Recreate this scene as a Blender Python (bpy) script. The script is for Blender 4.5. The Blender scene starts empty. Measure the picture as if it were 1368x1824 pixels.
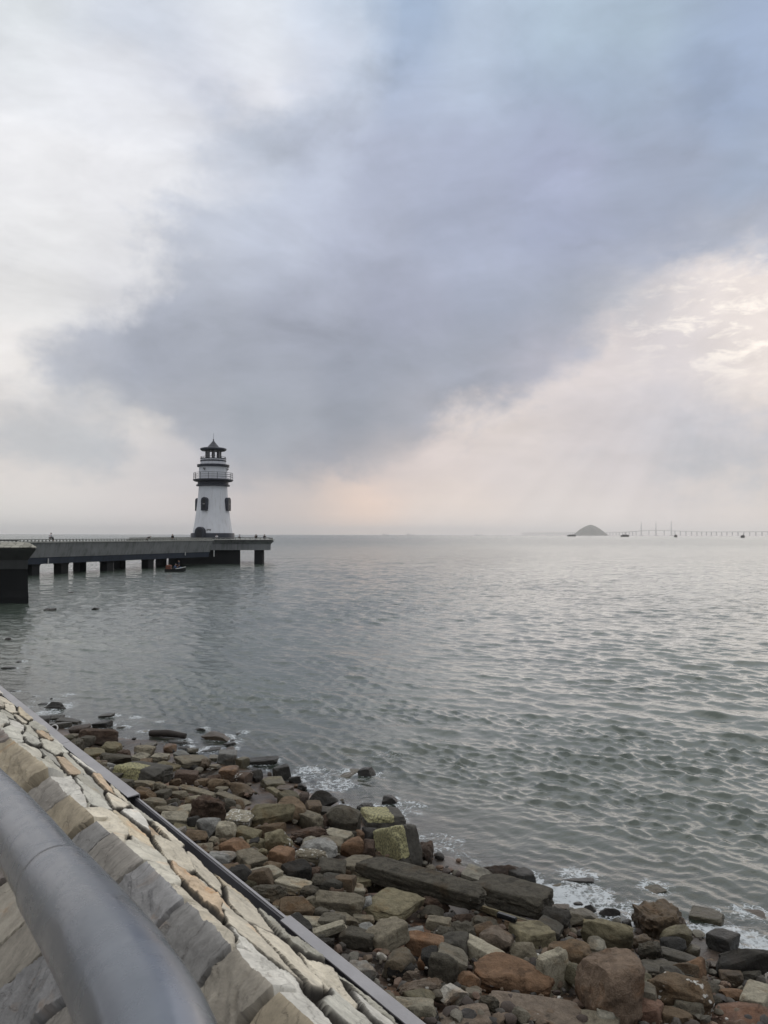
import bpy, bmesh, math, random
import numpy as np
from mathutils import Vector, Matrix
R = math.radians
random.seed(11)
rng = np.random.default_rng(5)
sc = bpy.context.scene
col = sc.collection

# ------------------------------------------------------------------ camera
H = 5.5                                   # eye height above the water (z = 0)
F = 1423.0                                # focal length in photo pixels (1368 x 1824)
PITCH, ROLL = R(1.63), R(0.12)
ROT = (Matrix.Rotation(R(90) + PITCH, 3, 'X') @ Matrix.Rotation(ROLL, 3, 'Z'))
cam_d = bpy.data.cameras.new('camera')
cam = bpy.data.objects.new('camera', cam_d)
col.objects.link(cam)
cam.matrix_world = Matrix.Translation((0, 0, H)) @ ROT.to_4x4()
cam_d.sensor_fit = 'VERTICAL'
cam_d.sensor_height = 36.0
cam_d.sensor_width = 27.0
cam_d.lens = F / 1824 * 36.0
cam_d.clip_start = 0.05
cam_d.clip_end = 80000
cam_d.dof.use_dof = True
cam_d.dof.focus_distance = 14.0
cam_d.dof.aperture_fstop = 15.0
sc.camera = cam
RN = np.array(ROT)


def ray(px, py):
    return RN @ np.array([(px - 684) / F, (912 - py) / F, -1.0])


def at_z(px, py, z):                      # point of a height seen at a photo pixel
    d = ray(px, py)
    t = (z - H) / d[2]
    return np.array([d[0] * t, d[1] * t, z])


def at_y(px, py, y):
    d = ray(px, py)
    t = y / d[1]
    return np.array([d[0] * t, y, H + d[2] * t])


def project(P):
    q = (P - np.array([0, 0, H])) @ RN
    return 684 + F * q[:, 0] / -q[:, 2], 912 - F * q[:, 1] / -q[:, 2]


# ------------------------------------------------------------------ noise
def _hash(ix, iy, iz, seed):
    h = (ix.astype(np.int64) * 374761393 + iy.astype(np.int64) * 668265263 + iz.astype(np.int64) * 2147483647 + seed * 974634777) & 0xFFFFFFFF
    h = ((h ^ (h >> 13)) * 1274126177) & 0xFFFFFFFF
    h = ((h ^ (h >> 16)) * 2246822519) & 0xFFFFFFFF
    return ((h ^ (h >> 15)) & 0xFFFFFF) / float(0xFFFFFF)


def vnoise(P, seed=0):
    i = np.floor(P)
    f = P - i
    w = f * f * f * (f * (f * 6 - 15) + 10)
    x, y, z = i[:, 0], i[:, 1], i[:, 2]
    out = 0
    for dx in (0, 1):
        for dy in (0, 1):
            for dz in (0, 1):
                ww = (w[:, 0] if dx else 1 - w[:, 0]) * (w[:, 1] if dy else 1 - w[:, 1]) * (w[:, 2] if dz else 1 - w[:, 2])
                out = out + ww * _hash(x + dx, y + dy, z + dz, seed)
    return out * 2 - 1


def fbm(P, octv=3, seed=0, gain=0.5):
    a, s, o = 1.0, 0, P
    for k in range(octv):
        s = s + a * vnoise(o, seed + k * 17)
        o = o * 2.03 + 11.3
        a *= gain
    return s


def n2(x, y, octv=3, seed=0):
    P = np.stack([np.ravel(x), np.ravel(y), np.full(np.size(x), 0.37)], 1)
    return fbm(P, octv, seed).reshape(np.shape(x))


# ------------------------------------------------------------------ objects
def tag(o, label=None, cat=None, group=None, kind=None):
    if label: o['label'] = label
    if cat: o['category'] = cat
    if group: o['group'] = group
    if kind: o['kind'] = kind
    return o


def empty(name, loc=(0, 0, 0), rz=0.0):
    o = bpy.data.objects.new(name, None)
    col.objects.link(o)
    o.location = loc
    o.rotation_euler = (0, 0, rz)
    o.empty_display_size = 0.2
    return o


def link(name, me, m=None, parent=None):
    o = bpy.data.objects.new(name, me)
    col.objects.link(o)
    if m is not None and not me.materials:
        me.materials.append(m)
    if parent: o.parent = parent
    return o


def np_mesh(name, V, Fc, smooth=True):
    me = bpy.data.meshes.new(name)
    V = np.asarray(V, np.float32)
    Fc = np.asarray(Fc, np.int32)
    k = Fc.shape[1]
    me.vertices.add(len(V))
    me.vertices.foreach_set('co', V.ravel())
    me.loops.add(Fc.size)
    me.loops.foreach_set('vertex_index', Fc.ravel())
    me.polygons.add(len(Fc))
    me.polygons.foreach_set('loop_start', np.arange(0, Fc.size, k, dtype=np.int32))
    me.update(calc_edges=True)
    me.polygons.foreach_set('use_smooth', np.full(len(Fc), smooth))
    me.update()
    return me


def grid_faces(nr, nc):
    a = np.arange((nr - 1) * nc).reshape(nr - 1, nc)[:, :-1]
    return np.stack([a, a + 1, a + nc + 1, a + nc], -1).reshape(-1, 4)


def attr_f(me, name, v):
    a = me.attributes.new(name, 'FLOAT', 'POINT')
    a.data.foreach_set('value', np.asarray(v, np.float32).ravel())


def attr_v(me, name, v):
    a = me.attributes.new(name, 'FLOAT_VECTOR', 'POINT')
    a.data.foreach_set('vector', np.asarray(v, np.float32).ravel())


class MB:                                   # a small mesh builder, one object per build
    def __init__(self): self.bm = bmesh.new()

    def box(self, c, s, rz=0.0, bev=0.0, top=None):
        g = bmesh.ops.create_cube(self.bm, size=1.0)['verts']
        cz, sz = math.cos(rz), math.sin(rz)
        for v in g:
            k = top if (top and v.co.z > 0) else 1.0
            x, y, z = v.co.x * s[0] * k, v.co.y * s[1] * k, v.co.z * s[2]
            v.co = (c[0] + x * cz - y * sz, c[1] + x * sz + y * cz, c[2] + z)
        if bev:
            es = list({e for v in g for e in v.link_edges})
            bmesh.ops.bevel(self.bm, geom=es, offset=bev, segments=2, affect='EDGES')
        return self

    def tube(self, pts, r, n=8, cap=True):
        pts = [Vector(p) for p in pts]
        rs = r if isinstance(r, (list, tuple)) else [r] * len(pts)
        rings = []
        up = Vector((0.0131, 0.027, 1)).normalized()
        for i, p in enumerate(pts):
            d = (pts[min(i + 1, len(pts) - 1)] - pts[max(i - 1, 0)]).normalized()
            a = d.cross(up)
            if a.length < 0.05: a = d.cross(Vector((1, 0.01, 0)))
            a.normalize()
            b = a.cross(d)
            rings.append([self.bm.verts.new(p + rs[i] * (math.cos(t) * a + math.sin(t) * b)) for t in [2 * math.pi * j / n for j in range(n)]])
        for A, B in zip(rings, rings[1:]):
            for j in range(n):
                self.bm.faces.new((A[j], A[(j + 1) % n], B[(j + 1) % n], B[j]))
        if cap:
            self.bm.faces.new(rings[0][::-1])
            self.bm.faces.new(rings[-1])
        return self

    def lathe(self, prof, n=48, c=(0, 0), cap=True):
        rings = []
        for r, z in prof:
            rings.append([self.bm.verts.new((c[0] + r * math.cos(t), c[1] + r * math.sin(t), z)) for t in [2 * math.pi * j / n for j in range(n)]])
        for A, B in zip(rings, rings[1:]):
            for j in range(n):
                self.bm.faces.new((A[j], A[(j + 1) % n], B[(j + 1) % n], B[j]))
        if cap:
            self.bm.faces.new(rings[0][::-1])
            self.bm.faces.new(rings[-1])
        return self

    def loft(self, sections, close=True):   # sections: lists of points of equal length, each a closed outline
        rs = [[self.bm.verts.new(p) for p in s] for s in sections]
        n = len(rs[0])
        for A, B in zip(rs, rs[1:]):
            for j in range(n):
                self.bm.faces.new((A[j], A[(j + 1) % n], B[(j + 1) % n], B[j]))
        if close:
            self.bm.faces.new(rs[0][::-1])
            self.bm.faces.new(rs[-1])
        return self

    def prism(self, poly, z0, z1):
        return self.loft([[(x, y, z0) for x, y in poly], [(x, y, z1) for x, y in poly]])

    def build(self, name, m, parent=None, smooth=None):
        bmesh.ops.recalc_face_normals(self.bm, faces=self.bm.faces)
        me = bpy.data.meshes.new(name)
        self.bm.to_mesh(me)
        self.bm.free()
        if smooth:
            for p in me.polygons: p.use_smooth = True
            me.set_sharp_from_angle(angle=R(smooth))
        return link(name, me, m, parent)


# ------------------------------------------------------------------ materials
class NT:
    def __init__(self, nt): self.nt = nt

    def n(self, t, ins=None, **kw):
        nd = self.nt.nodes.new(t)
        for k, v in kw.items(): setattr(nd, k, v)
        for k, v in (ins or {}).items(): self.put(nd.inputs[k], v)
        return nd

    def put(self, sock, v):
        if isinstance(v, bpy.types.NodeSocket): self.nt.links.new(v, sock)
        elif isinstance(v, bpy.types.Node): self.nt.links.new(v.outputs[0], sock)
        else: sock.default_value = v

    def math(self, op, a, b=0.0, c=0.0, clamp=False):
        nd = self.nt.nodes.new('ShaderNodeMath')
        nd.operation = op
        nd.use_clamp = clamp
        for i, v in enumerate((a, b, c)): self.put(nd.inputs[i], v)
        return nd.outputs[0]

    def vmath(self, op, a, b=(0, 0, 0)):
        nd = self.nt.nodes.new('ShaderNodeVectorMath')
        nd.operation = op
        self.put(nd.inputs[0], a)
        if op == 'SCALE': self.put(nd.inputs['Scale'], b)
        else: self.put(nd.inputs[1], b)
        return nd.outputs['Value'] if op in ('DOT_PRODUCT', 'LENGTH', 'DISTANCE') else nd.outputs[0]

    def noise(self, vec, scale, detail=4, rough=0.55, dist=0.0, out=0):
        nd = self.n('ShaderNodeTexNoise', {'Scale': scale, 'Detail': detail, 'Roughness': rough, 'Distortion': dist})
        if vec is not None: self.put(nd.inputs['Vector'], vec)
        return nd.outputs[out]

    def map(self, v, a, b, c=0.0, d=1.0, smooth=True):
        nd = self.n('ShaderNodeMapRange', interpolation_type='SMOOTHSTEP' if smooth else 'LINEAR')
        for i, x in enumerate((v, a, b, c, d)): self.put(nd.inputs[i], x)
        return nd.outputs[0]

    def mix(self, f, a, b, mode='MIX'):
        nd = self.n('ShaderNodeMix', data_type='RGBA', blend_type=mode)
        self.put(nd.inputs[0], f)
        self.put(nd.inputs[6], a if isinstance(a, (bpy.types.NodeSocket, bpy.types.Node)) else (*a, 1.0)[:4])
        self.put(nd.inputs[7], b if isinstance(b, (bpy.types.NodeSocket, bpy.types.Node)) else (*b, 1.0)[:4])
        return nd.outputs[2]

    def bump(self, h, strength=0.5, dist=0.02, normal=None):
        nd = self.n('ShaderNodeBump', {'Strength': strength, 'Distance': dist, 'Height': h})
        if normal is not None: self.put(nd.inputs['Normal'], normal)
        return nd.outputs[0]


def new_mat(name):
    m = bpy.data.materials.new(name)
    m.use_nodes = True
    nt = m.node_tree
    nt.nodes.clear()
    t = NT(nt)
    out = t.n('ShaderNodeOutputMaterial')
    return m, t, out


def simple(name, c, rough=0.6, metal=0.0, var=0.25, scale=3.0, bump=0.0, bscale=30.0, spec=0.4):
    m, t, out = new_mat(name)
    co = t.n('ShaderNodeTexCoord').outputs['Object']
    f = t.noise(co, scale, 5, 0.6)
    k = t.map(f, 0.25, 0.75, 1 - var, 1 + var, False)
    cc = t.vmath('SCALE', tuple(c), k)
    b = t.n('ShaderNodeBsdfPrincipled', {'Base Color': cc, 'Roughness': rough, 'Metallic': metal, 'Specular IOR Level': spec})
    if bump:
        t.put(b.inputs['Normal'], t.bump(t.noise(co, bscale, 5, 0.6), bump, 0.02))
    t.put(out.inputs[0], b)
    return m


def weathered(name, c, streak=0.35, rough=0.75, dirt=(0.05, 0.05, 0.045)):   # concrete or paint with rain streaks and blotches
    m, t, out = new_mat(name)
    co = t.n('ShaderNodeTexCoord').outputs['Object']
    st = t.noise(t.vmath('MULTIPLY', co, (1.3, 1.3, 0.09)), 1.6, 5, 0.65)
    bl = t.noise(co, 0.5, 6, 0.65)
    f = t.math('MULTIPLY', t.map(st, 0.45, 0.75), streak)
    cc = t.mix(f, c, dirt)
    cc = t.vmath('SCALE', cc, t.map(bl, 0.25, 0.75, 0.78, 1.18, False))
    b = t.n('ShaderNodeBsdfPrincipled', {'Base Color': cc, 'Roughness': rough, 'Specular IOR Level': 0.3})
    t.put(b.inputs['Normal'], t.bump(t.noise(co, 14, 5, 0.6), 0.25, 0.02))
    t.put(out.inputs[0], b)
    return m


def s2l(c):
    return tuple((x / 255 / 12.92) if x / 255 <= 0.04045 else ((x / 255 + 0.055) / 1.055) ** 2.4 for x in c)


# ------------------------------------------------------------------ sky
SKY = """50:50 225 230 234,250 206 213 225,450 226 231 238,620 205 215 230,740 160 178 205,850 190 203 222,1000 178 195 212,1150 172 190 208,1320 158 176 205
150:60 232 234 238,200 228 230 236,380 212 216 228,460 232 233 238,600 205 211 226,740 180 190 213,850 188 198 218,950 165 178 200,1100 165 180 203,1320 150 168 198
300:60 238 238 240,200 237 237 240,300 233 234 238,430 200 205 218,560 192 197 214,700 175 180 200,850 170 176 198,1000 168 174 200,1200 155 165 188,1340 150 165 190
430:60 238 238 239,240 230 230 233,330 195 198 210,500 188 192 207,650 172 176 194,850 168 174 195,1000 163 170 195,1150 158 166 188,1320 172 178 195
550:60 236 235 234,200 218 218 222,350 180 183 196,550 168 171 186,700 162 165 183,900 160 166 184,1040 156 162 178,1130 200 197 202,1250 218 210 208,1340 232 222 217
640:40 238 234 231,130 186 187 196,250 172 175 188,450 165 168 180,650 158 162 176,850 160 164 178,950 178 176 188,1050 215 206 205,1200 208 202 205,1340 236 226 220
750:60 208 206 208,150 204 203 206,215 226 221 217,310 180 181 190,450 160 164 174,650 152 156 168,780 172 172 182,880 222 211 206,1050 208 201 203,1200 195 193 200,1340 187 188 198
830:50 230 223 219,200 216 211 209,310 199 196 200,450 170 171 179,600 161 161 171,700 192 183 184,780 220 207 203,900 213 204 203,1100 203 197 200,1250 184 185 193,1340 181 183 192
900:50 224 219 215,250 217 210 209,450 198 190 189,560 196 186 183,650 240 212 194,800 226 212 204,1000 211 204 203,1200 205 199 200,1340 204 198 197
945:50 214 211 207,300 209 201 199,500 195 182 176,620 240 210 190,800 224 213 207,1000 214 207 204,1340 200 193 190"""
CLOUDS = [  # outlines of the dark cloud banks, in the same units as SKY
    ([(610, -260), (600, 0), (655, 95), (600, 150), (520, 200), (430, 205), (350, 185), (350, 262), (450, 315), (345, 355), (268, 425), (300, 500), (252, 570), (160, 600), (84, 640), (100, 678), (200, 700), (262, 742),
      (335, 790), (420, 832), (560, 850), (650, 846), (710, 822), (792, 800), (800, 772), (880, 728), (955, 672), (1058, 612), (1045, 565), (1112, 548), (1205, 538), (1240, 478), (1480, 440), (1700, 380), (1700, -260)], 1.0),
    ([(-60, 735), (60, 722), (170, 742), (250, 800), (160, 818), (-60, 800)], 0.95),
    ([(1060, 800), (1180, 760), (1500, 700), (1500, 860), (1250, 868), (1110, 850)], 0.75)]


def poly_sd(x, y, P):                         # signed distance, positive inside
    best, ins = 1e9, False
    n = len(P)
    for k in range(n):
        (ax, ay), (bx, by) = P[k], P[(k + 1) % n]
        dx, dy = bx - ax, by - ay
        tt = min(1, max(0, ((x - ax) * dx + (y - ay) * dy) / (dx * dx + dy * dy)))
        best = min(best, math.hypot(x - ax - tt * dx, y - ay - tt * dy))
        if (ay > y) != (by > y) and x < (bx - ax) * (y - ay) / (by - ay) + ax: ins = not ins
    return best if ins else -best


def cloudness(x, y):
    return max(min(1.0, max(0.0, 0.5 + poly_sd(x, y, P) / 190.0)) * k for P, k in CLOUDS)


pts = []
for ln in SKY.split('\n'):
    y, rest = ln.split(':')
    for q in rest.split(','):
        x, r_, g_, b_ = map(float, q.split())
        d = ray(x, float(y))
        d /= np.linalg.norm(d)
        pts.append((math.atan2(d[0], d[1]), math.asin(d[2]), *s2l((r_, g_, b_)), max(poly_sd(x, float(y), P) for P, k in CLOUDS)))
pts = np.array(pts)
DARK, BRIGHT = pts[pts[:, 5] > -12], pts[pts[:, 5] < 12]


def sky_at(az, el, S):
    w1 = np.exp(-((S[:, 0] - az) ** 2 / 0.042 ** 2 + (S[:, 1] - el) ** 2 / 0.030 ** 2))
    w2 = 0.02 * np.exp(-((S[:, 0] - az) ** 2 / 0.14 ** 2 + (S[:, 1] - el) ** 2 / 0.09 ** 2))
    w3_ = 1e-4 * np.exp(-((S[:, 0] - az) ** 2 + (S[:, 1] - el) ** 2) / 0.4 ** 2)
    w = w1 + w2 + w3_ + 1e-12
    return (w[:, None] * S[:, 2:5]).sum(0) / w.sum()


SUN_AZ, SUN_EL = R(29), R(27)
world = bpy.data.worlds.new('World')
sc.world = world
world.use_nodes = True
world.node_tree.nodes.clear()
t = NT(world.node_tree)
d0 = t.n('ShaderNodeTexCoord').outputs['Generated']
# billowed cloud edges: the direction is bent by noise before the cloud deck is looked up
w1 = t.vmath('SUBTRACT', t.noise(d0, 5.0, 7, 0.60, 0.3, 1), (0.5, 0.5, 0.5))
w2 = t.vmath('SUBTRACT', t.noise(d0, 17.0, 6, 0.62, 0.4, 1), (0.5, 0.5, 0.5))
d1 = t.vmath('ADD', d0, t.vmath('ADD', t.vmath('SCALE', w1, 0.075), t.vmath('SCALE', w2, 0.022)))
sx = t.n('ShaderNodeSeparateXYZ', {0: t.vmath('NORMALIZE', d1)})
sr = t.n('ShaderNodeSeparateXYZ', {0: d0})
az = t.math('ARCTAN2', sx.outputs[0], sx.outputs[1])
# the low haze bank over the sea is calm: less bending near the horizon
el_b = t.math('ARCSINE', sx.outputs[2])
el_r = t.math('ARCSINE', sr.outputs[2])
k_el = t.map(el_r, 0.0, 0.13, 0.15, 1.0)
el = t.math('ADD', t.math('MULTIPLY', el_b, k_el), t.math('MULTIPLY', el_r, t.math('SUBTRACT', 1.0, k_el)))
azn = t.map(az, R(-36), R(36), 0, 1, False)
ROWS = [-0.5, 0.5, 1.3, 2.2, 3.2, 4.3, 5.4, 6.6, 7.9, 9.3, 10.8, 12.4, 14.1, 15.9, 17.8, 19.8, 21.9, 24.1, 26.4, 28.8, 31.3, 34]
NS = 32


def deck(S, alpha):
    cur = ca = None
    for i, e in enumerate(ROWS):
        rp = t.n('ShaderNodeValToRGB')
        t.put(rp.inputs[0], azn)
        cr = rp.color_ramp
        cr.interpolation = 'B_SPLINE' if not alpha else 'LINEAR'
        while len(cr.elements) < NS: cr.elements.new(0.5)
        for k in range(NS): cr.elements[k].position = k / (NS - 1)
        for k in range(NS):
            a_, e_ = R(-36 + 72 * k / (NS - 1)), R(e)
            c = sky_at(a_, e_, S) * (1 + 0.26 * math.exp(-max(e, 0) / 2.0))
            x, y = project(np.array([[math.sin(a_) * math.cos(e_) * 100, math.cos(a_) * math.cos(e_) * 100, H + math.sin(e_) * 100]]))
            cr.elements[k].color = (*c, cloudness(float(x[0]), float(y[0])) if alpha else 1)
        if cur is None: cur, ca = rp.outputs[0], rp.outputs[1]
        else:
            f = t.map(el, R(ROWS[i - 1]), R(e), 0, 1, not alpha)
            cur = t.mix(f, cur, rp.outputs[0])
            if alpha: ca = t.math('ADD', t.math('MULTIPLY', ca, t.math('SUBTRACT', 1.0, f)), t.math('MULTIPLY', rp.outputs[1], f))
    return cur, ca


brt, _ = deck(BRIGHT, False)
drk, cov = deck(DARK, True)
sq0 = t.vmath('MULTIPLY', d0, (1, 1, 1.5))
edge_n = t.math('ADD', t.math('MULTIPLY', t.noise(sq0, 8.0, 8, 0.56, 0.25), 0.75), t.math('MULTIPLY', t.noise(sq0, 26.0, 6, 0.6, 0.3), 0.25))
covn = t.math('ADD', cov, t.math('MULTIPLY', t.math('SUBTRACT', edge_n, 0.5), 1.6))
mask = t.map(covn, 0.24, 0.72)
drk = t.vmath('MULTIPLY', drk, (0.925, 0.95, 0.955))
# lighter billows and darker hollows inside the bank
sqb = t.vmath('MULTIPLY', d0, (1, 1, 1.6))
bil = t.noise(t.vmath('ADD', sqb, (4, 2, 1)), 4.2, 7, 0.55, 0.35)
drk = t.mix(t.math('MULTIPLY', t.map(bil, 0.50, 0.66), t.map(el_r, R(5), R(14), 0.0, 0.30)), drk, t.vmath('SCALE', drk, 1.30))
drk = t.vmath('SCALE', drk, t.math('SUBTRACT', 1.0, t.math('MULTIPLY', t.map(bil, 0.48, 0.34), t.map(el_r, R(3), R(12), 0.05, 0.17))))
cur = t.mix(mask, brt, drk)
# cloud texture inside the deck
sq = t.vmath('MULTIPLY', d0, (1, 1, 2.2))
tex = t.math('ADD', t.math('MULTIPLY', t.noise(sq, 5.0, 7, 0.60, 0.5), 0.75), t.math('MULTIPLY', t.noise(sq, 17.0, 6, 0.62, 0.4), 0.25))
amp = t.map(el_r, R(1), R(9), 0.10, 0.75)
cur = t.vmath('SCALE', cur, t.math('ADD', 1.0, t.math('MULTIPLY', t.math('SUBTRACT', tex, 0.5), amp)))
# bright cracks where the sun shines through the deck low on the right
gx = t.math('DIVIDE', t.math('SUBTRACT', az, R(24.0)), R(5.6))
gy = t.math('DIVIDE', t.math('SUBTRACT', el, R(13.6)), R(3.0))
gm = t.math('EXPONENT', t.math('MULTIPLY', t.math('ADD', t.math('MULTIPLY', gx, gx), t.math('MULTIPLY', gy, gy)), -1.0))
ck = t.noise(t.vmath('MULTIPLY', d0, (1, 1, 2.6)), 25.0, 6, 0.64, 0.35)
gl = t.math('MULTIPLY', gm, t.map(ck, 0.46, 0.66))
cur = t.mix(t.math('MULTIPLY', gl, 0.92, clamp=True), cur, (1.10, 1.02, 0.93))
# faint sun rays fanning down from the breaks in the cloud
rx = t.math('SUBTRACT', t.math('ARCTAN2', sr.outputs[0], sr.outputs[1]), R(25))
rz = t.math('SUBTRACT', el_r, R(19))
ra = t.math('ARCTAN2', rx, rz)
rn = t.n('ShaderNodeTexNoise', {'W': ra, 'Scale': 7.0, 'Detail': 3.0, 'Roughness': 0.55}, noise_dimensions='1D').outputs[0]
rm = t.math('MULTIPLY', t.map(el_r, R(10.5), R(6), 0, 1), t.map(t.math('ABSOLUTE', t.math('ADD', rx, R(9))), R(22), R(10), 0, 1))
cur = t.vmath('SCALE', cur, t.math('ADD', 1.0, t.math('MULTIPLY', rm, t.math('MULTIPLY', t.math('SUBTRACT', rn, 0.47), 0.18))))
# unseen overcast: dimmed behind the viewer, brightened overhead to light the stone tops
back = t.map(t.math('ABSOLUTE', az), R(38), R(75))
zen = t.map(el_r, R(34), R(58))
lump = t.noise(d0, 2.6, 5, 0.6, 0.4)
ovz = t.vmath('SCALE', (1.26, 1.26, 1.27), t.map(lump, 0.35, 0.65, 0.55, 1.4, False))
ovb = t.vmath('SCALE', (0.40, 0.42, 0.46), t.map(lump, 0.35, 0.65, 0.8, 1.2, False))
cur = t.mix(back, cur, ovb)
cur = t.mix(zen, cur, ovz)
nish = t.n('ShaderNodeTexSky', sky_type='NISHITA', sun_disc=False, sun_elevation=SUN_EL, sun_rotation=SUN_AZ)
sky = t.mix(0.97, nish.outputs[0], t.vmath('SCALE', cur, 10.0))
bg = t.n('ShaderNodeBackground', {'Color': sky, 'Strength': 0.1})
wo = t.n('ShaderNodeOutputWorld', {0: bg.outputs[0]})

sun_d = bpy.data.lights.new('sun', 'SUN')
sun_d.energy = 0.5
sun_d.angle = R(62)
sun_d.color = (1.0, 0.93, 0.84)
sun = bpy.data.objects.new('sun', sun_d)
col.objects.link(sun)
sd = Vector((math.sin(SUN_AZ) * math.cos(SUN_EL), math.cos(SUN_AZ) * math.cos(SUN_EL), math.sin(SUN_EL)))
sun.rotation_euler = sd.to_track_quat('Z', 'Y').to_euler()
sun.location = (20, 20, 40)
vs = sc.view_settings
vs.view_transform = 'Standard'
vs.look = 'None'
vs.exposure = 0.0
vs.gamma = 1.0
vs.use_curve_mapping = False
sc.render.engine = 'CYCLES'
sc.cycles.use_denoising = True
sc.cycles.max_bounces = 6
sc.cycles.transparent_max_bounces = 8
sc.cycles.volume_bounces = 1
# ------------------------------------------------------------------ beach
SHORE = np.array([(-48, 84), (-31, 52), (-24, 41), (-17.5, 32.0), (-12.4, 25.6), (-8.3, 22.2), (-5.3, 20.5), (-3.2, 18.9), (-1.5, 16.9), (0.6, 14.4),
                  (2.3, 12.3), (4.06, 11.0), (5.0, 10.1), (7.5, 7.5), (12, 2), (22, -10)], float)


def shore_dist(x, y):                       # metres inland of the waterline (negative: out in the water)
    x, y = np.asarray(x, float), np.asarray(y, float)
    best = np.full(x.shape, 1e9)
    sgn = np.ones(x.shape)
    for (ax, ay), (bx, by) in zip(SHORE[:-1], SHORE[1:]):
        dx, dy = bx - ax, by - ay
        tt = np.clip(((x - ax) * dx + (y - ay) * dy) / (dx * dx + dy * dy), 0, 1)
        d = np.hypot(x - ax - tt * dx, y - ay - tt * dy)
        s = np.where((x - ax) * dy - (y - ay) * dx > 0, 1.0, -1.0)
        # right of the direction of travel is land
        m = d < best
        best = np.where(m, d, best)
        sgn = np.where(m, s, sgn)
    return best * sgn


_c = shore_dist(np.array([-3.0]), np.array([8.0]))[0]
SGN = 1.0 if _c > 0 else -1.0


def ground(x, y):
    d = SGN * shore_dist(x, y)
    z = np.where(d > 0, 0.19 * d, 0.16 * d)
    z = np.clip(z, -3.5, 1.35)
    return z + 0.07 * n2(np.asarray(x) * 0.9, np.asarray(y) * 0.9, 3, 3)


def ground1(x, y): return float(ground(np.array([x]), np.array([y]))[0])


gx_ = np.arange(-30, 22, 0.14)
gy_ = np.arange(-6, 50, 0.14)
GX, GY = np.meshgrid(gx_, gy_)
GZ = ground(GX, GY) - 0.10 * np.clip(SGN * shore_dist(GX, GY) - 0.3, 0, 1) + 0.025 * n2(GX * 6, GY * 6, 2, 9)
m_sand, t, out = new_mat('wet_sand')
co = t.n('ShaderNodeTexCoord').outputs['Object']
a = t.noise(co, 0.8, 5, 0.6)
b_ = t.noise(co, 9, 6, 0.65)
gr = t.noise(co, 60, 3, 0.6)
c = t.mix(t.map(a, 0.4, 0.62), (0.055, 0.042, 0.032), (0.19, 0.105, 0.058))
c = t.mix(t.map(b_, 0.5, 0.62), c, (0.045, 0.036, 0.03))
c = t.mix(t.map(gr, 0.62, 0.70), c, (0.30, 0.27, 0.22))
sep = t.n('ShaderNodeSeparateXYZ', {0: co})
wet = t.map(sep.outputs[2], 0.08, 0.42, 1.0, 0.0)
c = t.mix(t.math('MULTIPLY', wet, 0.55), c, (0.03, 0.026, 0.02))
b = t.n('ShaderNodeBsdfPrincipled', {'Base Color': c, 'Roughness': t.map(wet, 0, 1, 0.8, 0.35, False)})
t.put(b.inputs['Normal'], t.bump(t.math('ADD', b_, t.math('MULTIPLY', gr, 0.5)), 0.7, 0.03))
t.put(out.inputs[0], b)
tag(link('beach', np_mesh('beach', np.stack([GX.ravel(), GY.ravel(), GZ.ravel()], 1), grid_faces(*GX.shape)), m_sand), 'dark wet sand and rubble shore below the stone seawall', 'beach', kind='structure')

# ------------------------------------------------------------------ sea
nr, nc = 900, 1040
rr = [5.5]
while rr[-1] < 420: rr.append(rr[-1] * 1.0034)
while rr[-1] < 25500: rr.append(rr[-1] * 1.045)
rr = np.array(rr)
th = np.radians(np.linspace(-52, 52, nc))
RR, TH = np.meshgrid(rr, th, indexing='ij')
X, Y = RR * np.sin(TH), RR * np.cos(TH)
inner = rr < 430
SX, SY = X[inner], Y[inner]
sdist = SGN * shore_dist(SX, SY)
depth = np.where(sdist > 0, 0.0, -0.16 * sdist)
fade = np.clip(depth / 0.7, 0, 1)
fade = 0.18 + 0.82 * fade * fade * (3 - 2 * fade)
lee = 0.85 + 0.15 * np.clip((SX + 10 + 0.0 * SY) / 12.0, 0, 1)      # calmer in the lee of the pier
Z = np.zeros_like(SX); DX = np.zeros_like(SX); DY = np.zeros_like(SX)
space = np.maximum(RR[inner] * 0.0034, RR[inner] * (th[1] - th[0]))
wr = np.random.default_rng(21)
gust = 0.90 + 0.42 * n2(SX * 0.07, SY * 0.07, 3, 77)
_ph = [0.5 * n2(SX * 0.12, SY * 0.12, 1, 100 + k) for k in range(3)]
rot_a = 0.94 * SX - 0.34 * SY; rot_b = 0.34 * SX + 0.94 * SY
patch = np.clip(0.92 + 0.75 * n2(rot_a * 0.12, rot_b * 0.38, 3, 41), 0.35, 1.5)
for k in range(96):
    lam = 0.11 * (2.9 / 0.11) ** wr.random()
    ang = R(238) + wr.normal(0, 0.44 if lam > 0.8 else 0.66)
    kx, ky = math.cos(ang), math.sin(ang)
    kk = 2 * math.pi / lam
    slope = 0.072 if lam < 0.26 else 0.070 if lam < 0.45 else 0.044 if lam < 0.9 else (0.027 if lam < 1.8 else 0.017)
    amp = slope / kk * (0.6 + 0.8 * wr.random())
    ok = np.clip((lam / space - 2.4) / 2.2, 0, 1)
    ph = kk * (kx * SX + ky * SY) + wr.random() * 6.283 + _ph[k % 3]
    A = amp * ok * fade * lee * (patch if lam < 0.7 else gust)
    Z += A * np.sin(ph)
    q = 0.95
    DX += q * kx * A * np.cos(ph)
    DY += q * ky * A * np.cos(ph)
VZ = np.zeros_like(X)
VZ[inner] = Z
X2, Y2 = X.copy(), Y.copy()
X2[inner] += DX
Y2[inner] += DY
sea_me = np_mesh('sea', np.stack([X2.ravel(), Y2.ravel(), VZ.ravel()], 1), grid_faces(*X.shape))
clear = np.zeros_like(X)
NI = int(np.searchsorted(rr, 45.0))
gzi = ground(SX[:NI], SY[:NI])
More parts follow.
